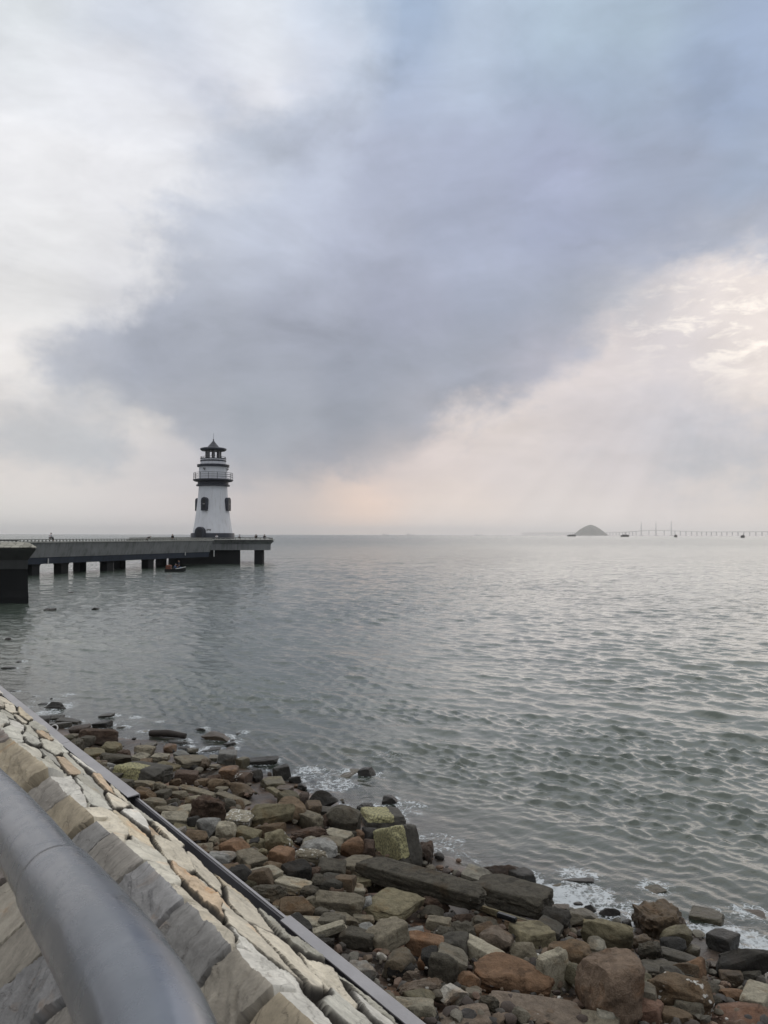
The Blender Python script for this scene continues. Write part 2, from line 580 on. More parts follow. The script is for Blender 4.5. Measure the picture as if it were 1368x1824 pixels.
cl = np.exp(-2.6 * np.clip(Z[:NI] - gzi, 0, 9))
clear[:NI] = cl
attr_f(sea_me, 'clear', clear)
FOAM = np.zeros_like(X)
fo = np.exp(-np.abs(sdist[:NI] + 0.25) / 0.5) * 0.42
FOAM[:NI] = fo
FOAM_XY = (X[:NI], Y[:NI])

m_sea, t, out = new_mat('sea_water')
geo = t.n('ShaderNodeNewGeometry')
pos = geo.outputs['Position']
camd = t.vmath('LENGTH', t.vmath('SUBTRACT', pos, (0, 0, 0)))
p2 = t.vmath('MULTIPLY', pos, (1, 1, 0))
rot = t.n('ShaderNodeVectorRotate', {'Vector': p2, 'Angle': R(-28)}, rotation_type='Z_AXIS').outputs[0]
pst = t.vmath('MULTIPLY', rot, (0.55, 1.0, 1.0))
h1 = t.noise(pst, 8.5, 3, 0.6, 0.5)
h2 = t.noise(pst, 1.3, 4, 0.6, 0.5)
h3 = t.noise(pst, 0.30, 4, 0.6, 0.4)
fara = t.map(camd, 25, 130)
bmp = t.bump(h1, t.map(camd, 25, 140, 0.26, 0.10), 0.05)
bmp = t.bump(h2, t.map(camd, 22, 90, 0.06, 0.70), 0.42, bmp)
bmp = t.bump(h3, t.math('MULTIPLY', t.map(camd, 40, 220), 0.7), 1.9, bmp)
murk = t.mix(t.map(t.noise(p2, 0.09, 4, 0.6), 0.35, 0.65), (0.055, 0.073, 0.060), (0.078, 0.098, 0.078))
wb = t.n('ShaderNodeBsdfPrincipled', {'Base Color': murk, 'Roughness': t.map(camd, 20, 600, 0.06, 0.22), 'IOR': 1.47, 'Specular IOR Level': 0.5, 'Normal': bmp})
# shallow edge: the bed shows through under the same glossy surface
tr = t.n('ShaderNodeBsdfTransparent', {'Color': (0.72, 0.76, 0.68, 1)})
gls = t.n('ShaderNodeBsdfGlossy', {'Color': (1, 1, 1, 1), 'Roughness': 0.06, 'Normal': bmp})
fr = t.n('ShaderNodeFresnel', {'IOR': 1.333, 'Normal': bmp})
shal = t.n('ShaderNodeMixShader', {0: fr.outputs[0], 1: tr.outputs[0], 2: gls.outputs[0]})
clr = t.n('ShaderNodeAttribute', attribute_name='clear').outputs['Fac']
water = t.n('ShaderNodeMixShader', {0: t.math('MULTIPLY', clr, 0.92), 1: wb.outputs[0], 2: shal.outputs[0]})
fa = t.n('ShaderNodeAttribute', attribute_name='foam').outputs['Fac']
fd = t.vmath('ADD', p2, t.vmath('SCALE', t.noise(p2, 2.2, 4, 0.6, 0, 1), 0.9))
vor = t.n('ShaderNodeTexVoronoi', {'Vector': fd, 'Scale': 5.2}, feature='DISTANCE_TO_EDGE').outputs[0]
lace = t.map(vor, 0.0, 0.13, 1.0, 0.0)
blot = t.noise(p2, 6.5, 6, 0.68, 0.6)
fm = t.math('ADD', t.math('MULTIPLY', lace, 0.26), t.math('MULTIPLY', blot, 1.22))
fac = t.math('MULTIPLY', t.map(t.math('ADD', fm, t.math('MULTIPLY', fa, 1.25)), 1.18, 1.55), t.map(fa, 0.03, 0.2), clamp=True)
foam = t.n('ShaderNodeBsdfDiffuse', {'Color': (0.62, 0.66, 0.68, 1)})
fin = t.n('ShaderNodeMixShader', {0: t.math('MULTIPLY', fac, 0.74), 1: water.outputs[0], 2: foam.outputs[0]})
t.put(out.inputs[0], fin)
sea = tag(link('sea', sea_me, m_sea), 'choppy grey green sea reaching to the hazy horizon', 'sea', kind='structure')


def add_foam(x, y, r, s=0.8):
    fx, fy = FOAM_XY
    d = np.hypot(fx - x, fy - y)
    FOAM[:NI] = np.maximum(FOAM[:NI], s * np.exp(-np.clip(d - r, 0, 9) / 0.28))


# ------------------------------------------------------------------ seawall with stone facing
B0 = np.array([-0.502, 2.108]); UD = np.array([0.594, -0.8045]); UN = np.array([0.8045, 0.594])   # edge line, along it, seaward
ZB = H - 1.0
us = [1.25]
while us[-1] > -11.5:
    dist = math.hypot(0.9, us[-1] - 0.9)
    us.append(us[-1] - max(0.0042, 0.0021 * dist * (1 + 0.25 * dist)))
us = np.array(us[::-1])
W_OUT = 0.345 - 0.013 * us                      # width of the coping
NF, NCP = 150, 112
FL = 0.86
sf = np.linspace(FL, 0, NF)                     # down the face, 0 at the edge
U1, S1 = np.meshgrid(us, sf)
A40 = R(40)


def edge_u(px, py):
    p = at_z(px, py, ZB)
    return float((p[:2] - B0) @ UD)


j1 = [edge_u(*q) for q in [(24, 1324), (94, 1393), (130, 1425), (181, 1470), (207, 1500), (275, 1556), (344, 1627), (431, 1708), (500, 1784)]]
w3 = np.random.default_rng(8)
while j1[0] > -12: j1.insert(0, j1[0] - w3.uniform(0.16, 0.36))
while j1[-1] < 1.4: j1.append(j1[-1] + w3.uniform(0.16, 0.3))


def joints(lo, hi):
    o = [-12.0]
    while o[-1] < 1.6: o.append(o[-1] + w3.uniform(lo, hi))
    return o


rows = [(0.0, 0.25, j1), (0.25, 0.52, joints(0.16, 0.42)), (0.52, 0.90, joints(0.2, 0.45))]
wob = 0.022 * n2(U1 * 5, S1 * 5, 3, 31)
wob2 = 0.022 * n2(U1 * 5 + 40, S1 * 5, 3, 32)
sid = np.zeros(U1.shape, int)
ed = np.full(U1.shape, 9.0)
cu = np.zeros(U1.shape); cs = np.zeros(U1.shape)
for k, (s0, s1, js) in enumerate(rows):
    js = np.array(js)
    su = U1 + (0.10 if k == 0 else 0.25) * (S1 - s0) + (wob * (S1 > 0.03) * 0.6)
    rowb = S1 + wob2 * (S1 > 0.1) + 0.05 * n2(U1 * 1.4, U1 * 0, 2, 50 + 0 * k)
    mk = (rowb >= s0) & (rowb < s1) if k else rowb < s1
    idx = np.clip(np.searchsorted(js, su) - 1, 0, len(js) - 2)
    du = np.minimum(su - js[idx], js[idx + 1] - su)
    ds = np.minimum(np.where(k == 0, 9.0, rowb - s0), s1 - rowb)
    sid = np.where(mk, idx + 1000 * k, sid)
    ed = np.where(mk, np.minimum(du, ds), ed)
    cu = np.where(mk, (js[idx] + js[idx + 1]) / 2, cu)
    cs = np.where(mk, (s0 + s1) / 2, cs)


def per(idv, k): return _hash(idv, idv * 0 + k, idv * 0 + 7, 3)


lift = 0.022 * per(sid, 1) + 0.10 * (per(sid, 2) - 0.5) * (U1 - cu) + 0.10 * (per(sid, 3) - 0.5) * (S1 - cs)
bev = np.clip((ed - 0.008) / 0.007, 0, 1)
bev = np.sqrt(1 - (1 - bev) ** 2)
ang1 = (per(sid, 4) - 0.5) * 1.1 + 0.9
ru = (U1 - cu) * np.cos(ang1) + (S1 - cs) * np.sin(ang1)
rs = -(U1 - cu) * np.sin(ang1) + (S1 - cs) * np.cos(ang1)
P3 = np.stack([ru.ravel() * 9, rs.ravel() * 38, per(sid, 5).ravel() * 90], 1)
strata = fbm(P3, 4, 61).reshape(U1.shape)
step = np.floor(strata * 2.2 + per(sid, 6) * 3) * 0.0035
rough1 = per(sid, 7)
hgt1 = (lift + 0.055) * bev - 0.03 + bev * (0.0022 * strata * (0.3 + rough1) + step * (rough1 > 0.6)) + 0.0012 * n2(U1 * 60, S1 * 60, 2, 5)
base1 = np.stack([B0[0] + UD[0] * U1 - UN[0] * S1 * math.cos(A40), B0[1] + UD[1] * U1 - UN[1] * S1 * math.cos(A40), ZB - S1 * math.sin(A40)], -1)
nA = np.array([-UN[0] * math.sin(A40), -UN[1] * math.sin(A40), math.cos(A40)])
# coping: long irregular slabs laid along the wall, sloping to the sea
tt_ = np.linspace(0, 1, NCP)
U2, T2 = np.meshgrid(us, tt_)
WW = np.broadcast_to(W_OUT, U2.shape)
drop = 0.22
S2 = T2 * WW
seeds = []
uu = -12.0
while uu < 1.6:
    for q in (0.04, 0.12, 0.20, 0.28, 0.36):
        seeds.append((uu + w3.uniform(-0.16, 0.16) + 0.5 * (q - 0.2), q + w3.uniform(-0.035, 0.035)))
    uu += w3.uniform(0.34, 0.56)
seeds = np.array(seeds)
SKEW = 0.16
MU, MS = 1.0, 5.2
gu = U2 + 0.03 * n2(U2 * 4, S2 * 9, 3, 71)
gs = S2 + 0.010 * n2(U2 * 5, S2 * 11, 3, 72) + SKEW * U2
f1 = np.full(U2.shape, 1e9); f2 = f1.copy(); id2 = np.zeros(U2.shape, int)
sa = np.stack([seeds[:, 0] * MU, (seeds[:, 1] + SKEW * seeds[:, 0]) * MS], 1)
for i, (a_, b2) in enumerate(sa):
    lo = np.searchsorted(us, seeds[i, 0] - 1.3); hi = np.searchsorted(us, seeds[i, 0] + 1.3)
    if hi <= lo: continue
    d = np.hypot(gu[:, lo:hi] * MU - a_, gs[:, lo:hi] * MS - b2)
    F1, F2, I = f1[:, lo:hi], f2[:, lo:hi], id2[:, lo:hi]
    c1 = d < F1
    f2[:, lo:hi] = np.where(c1, F1, np.minimum(F2, d))
    id2[:, lo:hi] = np.where(c1, i, I)
    f1[:, lo:hi] = np.where(c1, d, F1)
ed2 = (f2 - f1) / (2 * 3.2)
bev2 = np.clip((ed2 - 0.0030) / 0.0045, 0, 1)
bev2 = np.sqrt(1 - (1 - bev2) ** 2)
id2b = id2 + 5000
cu2, cs2 = seeds[id2, 0], seeds[id2, 1]
lift2 = 0.020 * per(id2b, 1) + 0.05 * (per(id2b, 2) - 0.5) * (U2 - cu2) + 0.16 * (per(id2b, 3) - 0.5) * (S2 - cs2)
an2 = (per(id2b, 4) - 0.5) * 0.5 - 0.15
ru2 = (U2 - cu2) * np.cos(an2) + (S2 - cs2) * np.sin(an2)
rs2 = -(U2 - cu2) * np.sin(an2) + (S2 - cs2) * np.cos(an2)
st2 = fbm(np.stack([ru2.ravel() * 5, rs2.ravel() * 30, per(id2b, 5).ravel() * 90], 1), 4, 91).reshape(U2.shape)
stp2 = np.floor(st2 * 1.6 + per(id2b, 6) * 3) * 0.0035
hgt2 = (np.clip(lift2, -0.02, 0.06) + 0.024) * bev2 + bev2 * (0.0020 * st2 + stp2 * (per(id2b, 7) > 0.6)) + 0.0015 * n2(U2 * 55, S2 * 55, 2, 6)
base2 = np.stack([B0[0] + UD[0] * U2 + UN[0] * S2, B0[1] + UD[1] * U2 + UN[1] * S2, ZB - drop * T2], -1)
sl = drop / 0.37
nC = np.array([UN[0] * sl, UN[1] * sl, 1.0]); nC /= np.linalg.norm(nC)
nM = (nA + nC); nM /= np.linalg.norm(nM)
k1 = np.clip(1 - S1 / 0.03, 0, 1)[..., None] * 0.5
k2 = np.clip(1 - S2 / 0.03, 0, 1)[..., None] * 0.5
N1 = nA * (1 - k1) + nC * k1
N2 = nC * (1 - k2) + nA * k2
# the first row of face stones keeps its thick top: the coping starts at the same height along the edge
he = hgt1[-1]
bl2 = np.clip(S2 / 0.045, 0, 1)
bl2 = bl2 * bl2 * (3 - 2 * bl2)
hgt2 = he[None, :] * (1 - bl2) + hgt2 * bl2
V1 = base1 + N1 * (hgt1[..., None])
V2 = base2 + N2 * (hgt2[..., None])
V2[0] = V1[-1]


def pal(idv, colors, k):
    h = per(idv, k)
    i = np.minimum((h * len(colors)).astype(int), len(colors) - 1)
    v = 0.8 + 0.4 * per(idv, k + 1)
    return np.array(colors)[i] * v[..., None]


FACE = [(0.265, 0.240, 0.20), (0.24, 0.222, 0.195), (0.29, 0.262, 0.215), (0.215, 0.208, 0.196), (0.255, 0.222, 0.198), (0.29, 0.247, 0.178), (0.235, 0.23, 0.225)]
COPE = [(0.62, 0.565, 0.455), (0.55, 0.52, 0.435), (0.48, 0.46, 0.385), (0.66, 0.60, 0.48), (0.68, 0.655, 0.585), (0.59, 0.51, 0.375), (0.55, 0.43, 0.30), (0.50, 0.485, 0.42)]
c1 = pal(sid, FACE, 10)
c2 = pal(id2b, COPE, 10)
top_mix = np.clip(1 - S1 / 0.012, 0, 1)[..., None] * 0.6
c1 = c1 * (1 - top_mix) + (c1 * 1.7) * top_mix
m_stone, t, out = new_mat('wall_stone')
at = t.n('ShaderNodeAttribute', attribute_name='stone').outputs['Vector']
sv = t.n('ShaderNodeAttribute', attribute_name='strata').outputs['Vector']
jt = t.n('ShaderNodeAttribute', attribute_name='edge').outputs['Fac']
n_s = t.noise(t.vmath('MULTIPLY', sv, (9, 27, 1)), 1.0, 7, 0.66, 0.3)
n_b = t.noise(sv, 9.0, 6, 0.62, 0.6)
n_f = t.noise(sv, 140, 4, 0.7)
n_r = t.noise(t.vmath('ADD', sv, (31, 7, 2)), 6.0, 6, 0.62, 0.9)
cc = t.vmath('SCALE', at, t.map(n_s, 0.25, 0.75, 0.72, 1.20, False))
cc = t.vmath('SCALE', cc, t.map(n_b, 0.3, 0.7, 0.80, 1.16, False))
cc = t.vmath('SCALE', cc, t.map(n_f, 0.3, 0.7, 0.86, 1.12, False))
cc = t.mix(t.map(n_r, 0.58, 0.74, 0, 0.55), cc, t.vmath('MULTIPLY', cc, (1.15, 0.80, 0.52)))
cc = t.mix(t.map(t.noise(t.vmath('MULTIPLY', sv, (3, 15, 1)), 2.2, 6, 0.7, 0.8), 0.60, 0.72, 0, 0.6), cc, t.vmath('MULTIPLY', cc, (0.42, 0.42, 0.44)))
vein = t.n('ShaderNodeTexVoronoi', {'Vector': t.vmath('ADD', t.vmath('MULTIPLY', sv, (2.6, 8, 1)), t.vmath('SCALE', t.noise(sv, 12, 4, 0.6, 0, 1), 0.7)), 'Scale': 1.0}, feature='DISTANCE_TO_EDGE').outputs[0]
crack = t.map(vein, 0.0, 0.022, 1.0, 0.0)
cc = t.mix(t.math('MULTIPLY', crack, 0.20), cc, (0.07, 0.06, 0.05))
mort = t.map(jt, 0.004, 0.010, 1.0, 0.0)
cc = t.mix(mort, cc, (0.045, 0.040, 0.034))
b = t.n('ShaderNodeBsdfPrincipled', {'Base Color': cc, 'Roughness': 0.82, 'Specular IOR Level': 0.25})
hh = t.math('ADD', t.math('ADD', t.math('MULTIPLY', n_s, 0.9), t.math('MULTIPLY', n_f, 0.22)), t.math('MULTIPLY', crack, -0.35))
t.put(b.inputs['Normal'], t.bump(hh, 0.75, 0.008))
t.put(out.inputs[0], b)

wall = empty('stone_wall', (float(B0[0]), float(B0[1]), ZB))
tag(wall, 'low stone faced seawall beside the metal handrail with pale slabs on top', 'wall')
WO = np.array([B0[0], B0[1], ZB])
me = np_mesh('face_stones', V1.reshape(-1, 3) - WO, grid_faces(*U1.shape))
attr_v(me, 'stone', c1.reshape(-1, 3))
attr_v(me, 'strata', np.stack([ru.ravel(), rs.ravel(), per(sid, 8).ravel() * 40], 1))
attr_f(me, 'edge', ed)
me.set_sharp_from_angle(angle=R(42))
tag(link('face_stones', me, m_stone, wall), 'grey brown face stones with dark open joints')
me = np_mesh('coping_slabs', V2.reshape(-1, 3) - WO, grid_faces(*U2.shape))
attr_v(me, 'stone', c2.reshape(-1, 3))
attr_v(me, 'strata', np.stack([ru2.ravel(), rs2.ravel(), per(id2b, 8).ravel() * 40], 1))
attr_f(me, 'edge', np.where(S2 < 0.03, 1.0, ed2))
me.set_sharp_from_angle(angle=R(42))
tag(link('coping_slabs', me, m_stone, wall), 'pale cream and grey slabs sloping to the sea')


def wpt(u, s, z): return (B0[0] + UD[0] * u + UN[0] * s - WO[0], B0[1] + UD[1] * u + UN[1] * s - WO[1], z - WO[2])


m_conc = weathered('seawall_concrete', (0.22, 0.215, 0.20), 0.5)
mb = MB()
secs = []
for u in (1.25, -11.5):
    w = 0.345 - 0.013 * u
    secs.append([wpt(u, -FL * math.cos(A40) + 0.03, H - 1.62), wpt(u, 0.0, ZB - 0.035), wpt(u, w - 0.004, ZB - drop - 0.03), wpt(u, w - 0.004, H - 1.37), wpt(u, w + 0.13, H - 1.37), wpt(u, w + 0.13, -0.8), wpt(u, -FL * math.cos(A40) + 0.03, -0.8)])
mb.loft(secs).build('wall_core', m_conc, wall)

# gutter along the outer edge
m_zinc = simple('gutter_metal', (0.33, 0.32, 0.325), 0.42, 0.35, 0.16, 5.0, 0.1, 60)
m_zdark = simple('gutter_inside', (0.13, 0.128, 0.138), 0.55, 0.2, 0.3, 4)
gut = empty('metal_gutter', (float(B0[0]), float(B0[1]), ZB))
tag(gut, 'grey metal channel fixed along the outer edge of the pale wall slabs, partly uncovered', 'gutter')
zt = H - 1.235
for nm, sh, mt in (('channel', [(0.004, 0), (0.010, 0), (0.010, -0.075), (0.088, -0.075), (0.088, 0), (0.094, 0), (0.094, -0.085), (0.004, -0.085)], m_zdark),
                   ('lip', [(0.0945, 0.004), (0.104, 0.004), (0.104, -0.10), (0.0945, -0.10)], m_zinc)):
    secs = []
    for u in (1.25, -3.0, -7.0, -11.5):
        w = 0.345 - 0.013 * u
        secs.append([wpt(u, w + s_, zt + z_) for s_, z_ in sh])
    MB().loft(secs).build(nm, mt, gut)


def cover(u0, u1, dz0=0.0, dz1=0.0, s0=0.05):
    secs = []
    for u, dz in ((u0, dz0), (u1, dz1)):
        w = 0.345 - 0.013 * u
        secs.append([wpt(u, w + s_, zt + z_ + dz) for s_, z_ in ((s0, 0.0065), (0.103, 0.012), (0.108, 0.009), (0.108, -0.02), (0.104, -0.02), (0.104, 0.006), (s0, 0.0025))])
    MB().loft(secs).build('cover_strip', m_zinc, gut)


gu_ = lambda px, py: float((at_z(px, py, zt)[:2] - B0) @ UD)
cover(-11.4, gu_(120, 1325), 0, 0)
cover(gu_(120, 1325) + 0.006, gu_(238, 1425), 0.0, 0.012)
cover(gu_(508, 1642), 1.24, 0.004, 0.0, 0.069)
MB().loft([[wpt(u, 0.345 - 0.013 * u + s_, zt + z_) for s_, z_ in ((0.012, -0.034), (0.050, -0.034), (0.050, -0.038), (0.012, -0.038))] for u in (1.24, gu_(508, 1642))]).build('tray', m_zinc, gut)
w4 = random.Random(4)
u = gu_(245, 1432)
while u < gu_(500, 1640):
    p = wpt(u, 0.345 - 0.013 * u + 0.012, zt + 0.004)
    MB().box(p, (0.035, 0.004, 0.028), rz=math.atan2(UD[1], UD[0]) + w4.uniform(-0.4, 0.4)).build('clip', m_zinc, gut)
    u += w4.uniform(0.1, 0.42)

# promenade the viewer stands on
m_pave = weathered('promenade_paving', (0.30, 0.28, 0.25), 0.25)
tag(MB().prism([(B0[0] + UD[0] * 1.25 - UN[0] * .6, B0[1] + UD[1] * 1.25 - UN[1] * .6), (3.2, -4.0), (3.2, -9), (-60, -9), (-60, 64), (-33.2, 64), (-28.5, 41), (B0[0] + UD[0] * -11.5 - UN[0] * .6, B0[1] + UD[1] * -11.5 - UN[1] * .6)], -0.9, H - 1.58).build('promenade', m_pave), 'paved promenade behind the seawall', 'promenade', kind='structure')

# ------------------------------------------------------------------ handrail
m_rail, t, out = new_mat('handrail_paint')
co = t.n('ShaderNodeTexCoord').outputs['Object']
nb = t.noise(co, 7, 5, 0.6)
nf = t.noise(co, 90, 4, 0.65)
sp = t.map(t.noise(co, 38, 5, 0.72, 0.5), 0.70, 0.735)
c = t.vmath('SCALE', (0.185, 0.20, 0.225), t.map(nb, 0.3, 0.7, 0.88, 1.1, False))
c = t.mix(t.math('MULTIPLY', sp, 0.8), c, (0.05, 0.05, 0.05))
b = t.n('ShaderNodeBsdfPrincipled', {'Base Color': c, 'Metallic': 0.85, 'Roughness': t.map(t.noise(co, 13, 6, 0.7, 0.6), 0.3, 0.7, 0.12, 0.40, False), 'Specular IOR Level': 0.5})
t.put(b.inputs['Normal'], t.bump(nf, 0.12, 0.002))
t.put(out.inputs[0], b)
rail = empty('handrail', (-0.4, 0.95, H - 1.58))
tag(rail, 'thick grey metal handrail tube in front of the stone wall, closest to the viewer', 'railing')
RO = np.array([-0.4, 0.95, H - 1.58])
RZ = H - 0.42
ctr = [at_z(x, y, RZ - dz) for x, y, dz in ((-420, 1080, .17), (-220, 1230, .12), (-100, 1335, .10), (0, 1440, .075), (101, 1575, .04), (186, 1694, .01), (255, 1817, 0), (302, 1960, 0), (340, 2140, 0))]
ctr = np.array(ctr)


def spline(P, n=24):
    out_ = []
    for i in range(len(P) - 1):
        p0, p1, p2_, p3 = P[max(i - 1, 0)], P[i], P[i + 1], P[min(i + 2, len(P) - 1)]
        for k in range(n):
            s = k / n
            out_.append(0.5 * ((2 * p1) + (-p0 + p2_) * s + (2 * p0 - 5 * p1 + 4 * p2_ - p3) * s * s + (-p0 + 3 * p1 - 3 * p2_ + p3) * s ** 3))
    out_.append(P[-1])
    return np.array(out_)


rp_ = spline(ctr)
far_ext = [rp_[0] + (rp_[0] - rp_[3]) / np.linalg.norm(rp_[0] - rp_[3]) * s for s in (3.0, 1.5, 0.5)]
rp_ = np.vstack([far_ext, rp_])
near_ext = [rp_[-1] + np.array([0.02, -0.2, 0]), rp_[-1] + np.array([0.01, -0.8, 0])]
rp_ = np.vstack([rp_, near_ext])
jm = int(np.argmin(np.linalg.norm(rp_ - at_z(101, 1575, RZ - .04), axis=1)))
RAD = 0.047
MB().tube([tuple(p - RO) for p in rp_[:jm + 1]], RAD, 40).build('tube', m_rail, rail, 50)
jd = (rp_[jm + 1] - rp_[jm]) / np.linalg.norm(rp_[jm + 1] - rp_[jm])
MB().tube([tuple(rp_[jm] - RO + jd * 0.001), tuple(rp_[jm] - RO + jd * 0.004)] + [tuple(p - RO) for p in rp_[jm + 1:]], [RAD + 0.0020] + [RAD + 0.0034] * (len(rp_) - jm), 40).build('tube', m_rail, rail, 50)
for q in (rp_[1], rp_[-1] + np.array([0, 0.1, 0])):
    MB().tube([tuple(np.array([q[0], q[1], RZ - 0.03]) - RO), tuple(np.array([q[0], q[1], H - 1.585]) - RO)], 0.025, 20).build('post', m_rail, rail, 50)
# ------------------------------------------------------------------ pier and lighthouse platform
m_fascia = weathered('pier_concrete', (0.26, 0.265, 0.265), 0.55, 0.8, (0.06, 0.062, 0.06))
m_lip = weathered('pier_lip', (0.40, 0.40, 0.37), 0.3)
m_band = weathered('pier_band', (0.040, 0.050, 0.070), 0.35, 0.7, (0.02, 0.022, 0.025))
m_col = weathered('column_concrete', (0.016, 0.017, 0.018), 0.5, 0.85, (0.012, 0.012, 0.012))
m_railp = simple('pier_railing', (0.24, 0.24, 0.22), 0.7, 0, 0.3, 2)
m_white = simple('white_pipe', (0.6, 0.6, 0.58), 0.6)
P1 = np.array([-46.3, 104.0]); PU = np.array([15.6, 39.0]); PU = PU / np.linalg.norm(PU); PN = np.array([-PU[1], PU[0]])
PW = 8.5
PO = np.array([P1[0], P1[1], 0.0])
pier = empty('pier', PO)
tag(pier, 'long grey concrete pier on dark columns running out to the lighthouse', 'pier')


def pp(tt, s, z): return (P1[0] + PU[0] * tt + PN[0] * s - PO[0], P1[1] + PU[1] * tt + PN[1] * s - PO[1], z)


T0, T1 = -42.0, 42.2


def sweep(name, prof, m, t0=T0, t1=T1, n=2):
    return MB().loft([[pp(t0 + (t1 - t0) * i / (n - 1), s, z) for s, z in prof] for i in range(n)]).build(name, m, pier)


sweep('fascia', [(0.0, 4.36), (0.45, 4.36), (0.95, 3.5), (0.95, 2.36), (0.62, 2.36)], m_fascia)
sweep('fascia', [(PW, 4.36), (PW - 0.45, 4.36), (PW - 0.95, 3.5), (PW - 0.95, 2.36), (PW - 0.62, 2.36)], m_fascia)
sweep('lip', [(-0.16, 4.363), (0.47, 4.363), (0.47, 4.46), (-0.16, 4.46)], m_lip)
sweep('lip', [(PW + 0.16, 4.363), (PW - 0.47, 4.363), (PW - 0.47, 4.46), (PW + 0.16, 4.46)], m_lip)
sweep('lower_band', [(0.70, 2.357), (1.10, 2.357), (1.10, 1.48), (0.84, 1.48)], m_band)
sweep('lower_band', [(PW - 0.70, 2.357), (PW - 1.10, 2.357), (PW - 1.10, 1.48), (PW - 0.84, 1.48)], m_band)
sweep('deck', [(0.953, 3.86), (PW - 0.953, 3.86), (PW - 0.953, 2.6), (0.953, 2.6)], m_lip)
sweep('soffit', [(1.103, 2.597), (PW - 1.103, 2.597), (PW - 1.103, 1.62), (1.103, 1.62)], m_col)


def railing(name, path, z, parent, origin, step=0.62, h=0.36):
    mb = MB()
    for (a, b2) in zip(path[:-1], path[1:]):
        a, b2 = np.array(a), np.array(b2)
        L = np.linalg.norm(b2 - a)
        d = (b2 - a) / L
        rz = math.atan2(d[1], d[0])
        c = (a + b2) / 2 - origin[:2]
        mb.box((c[0], c[1], z + h - 0.05), (L, 0.12, 0.10), rz)
        k = max(1, int(L / step))
        for i in range(k):
            p = a + d * (i + 0.5) * L / k - origin[:2]
            mb.box((p[0], p[1], z + (h - 0.10) / 2 - 0.001), (0.13, 0.13, h - 0.102), rz)
    return mb.build(name, m_railp, parent)


def w2(tt, s): return (P1[0] + PU[0] * tt + PN[0] * s, P1[1] + PU[1] * tt + PN[1] * s)


railing('railing', [w2(T0, 0.16), w2(T1, 0.16)], 4.463, pier, PO)



def t_of(px, s):                             # where along the pier a line of columns crosses a photo column
    d = ray(px, 1000)
    q = d[0] / d[1]
    ax, ay = P1[0] + PN[0] * s, P1[1] + PN[1] * s
    return (q * ay - ax) / (PU[0] - q * PU[1])


railing('railing', [w2(t_of(272, PW - 0.16), PW - 0.16), w2(T1, PW - 0.16)], 4.463, pier, PO)
CW = 1.35
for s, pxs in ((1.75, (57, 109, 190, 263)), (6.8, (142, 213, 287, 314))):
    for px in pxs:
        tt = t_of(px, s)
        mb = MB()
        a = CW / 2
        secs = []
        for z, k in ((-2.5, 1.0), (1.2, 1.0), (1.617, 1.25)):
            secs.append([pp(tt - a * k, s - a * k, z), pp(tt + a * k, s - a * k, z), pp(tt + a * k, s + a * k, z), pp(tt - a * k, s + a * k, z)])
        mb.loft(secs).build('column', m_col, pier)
for px, z0, z1 in ((86, 1.55, 2.2), (330, 1.9, 2.5)):
    tt = t_of(px, 0.6)
    MB().tube([pp(tt, 0.62, z0), pp(tt, 0.60, z1)], 0.09, 8).build('drain_pipe', m_white, pier)

# platform at the pier head
YF = 147.0
xl = at_y(381, 960, YF)[0]; xr = at_y(489.5, 960, YF)[0]
PLO = np.array([(xl + xr) / 2, YF + 12, 0.0])
plat = empty('lighthouse_platform', PLO)
tag(plat, 'concrete platform at the pier head under the lighthouse, standing on a dark block and piles', 'platform')


def ring(off, z):
    x0, x1, y0, y1 = -47.5 + off, xr - off, YF + off, YF + 25 - off
    ch = 5.5
    return [(x - PLO[0], y - PLO[1], z) for x, y in ((x0, y0), (x1, y0), (x1 - 3.0, y1 - ch), (x1 - ch - 3, y1), (x0 + ch, y1), (x0, y1 - ch))]


MB().loft([ring(0.50, 4.47), ring(0.14, 4.30), ring(0.85, 3.72), ring(0.88, 2.62), ring(1.2, 2.60)]).build('fascia', m_fascia, plat)
MB().loft([ring(0.0, 4.474), ring(0.0, 4.58)]).build('lip', m_lip, plat)
x0 = at_y(300, 990, YF + 1.5)[0]; x1 = at_y(428, 990, YF + 1.5)[0]
MB().prism([(x0 - PLO[0], YF + 1.5 - PLO[1]), (x1 - PLO[0], YF + 1.5 - PLO[1]), (x1 - 1.6 - PLO[0], YF + 7 - PLO[1]), (x0 - PLO[0], YF + 7 - PLO[1])], -2.5, 2.597).build('base_block', m_col, plat)
for px, y in ((461.5, YF + 2.2), (462.5, YF + 9)):
    x = at_y(px, 990, y)[0]
    mb = MB()
    mb.box((x - PLO[0], y - PLO[1], 0.05), (1.55, 1.55, 5.08))
    mb.build('column', m_col, plat)
x = at_y(379, 985, YF - 0.5)[0]
MB().tube([(x - PLO[0], YF + 0.6 - PLO[1], 1.4), (x - PLO[0], YF + 0.6 - PLO[1], 2.6)], 0.1, 8).build('drain_pipe', m_white, plat)
pr = [(p[0] + PLO[0], p[1] + PLO[1]) for p in ring(0.5, 0)]
railing('railing', pr + pr[:1], 4.583, plat, PLO, 0.9, 0.30)

# promontory of the promenade where the pier starts
near = empty('promenade_bastion', (-34, 66, 0))
tag(near, 'dark near bastion with a stone paved top at the left end of the pier', 'bastion')
NO = np.array([-34, 66, 0])


def nring(off, z, dx=0.0):
    return [(x - NO[0], y - NO[1], z) for x, y in ((-62, 60.2 + off), (-28.3 - off + dx, 63.6 + off * 0.9), (-35.5 - off + dx, 74 - off), (-62, 74 - off))]


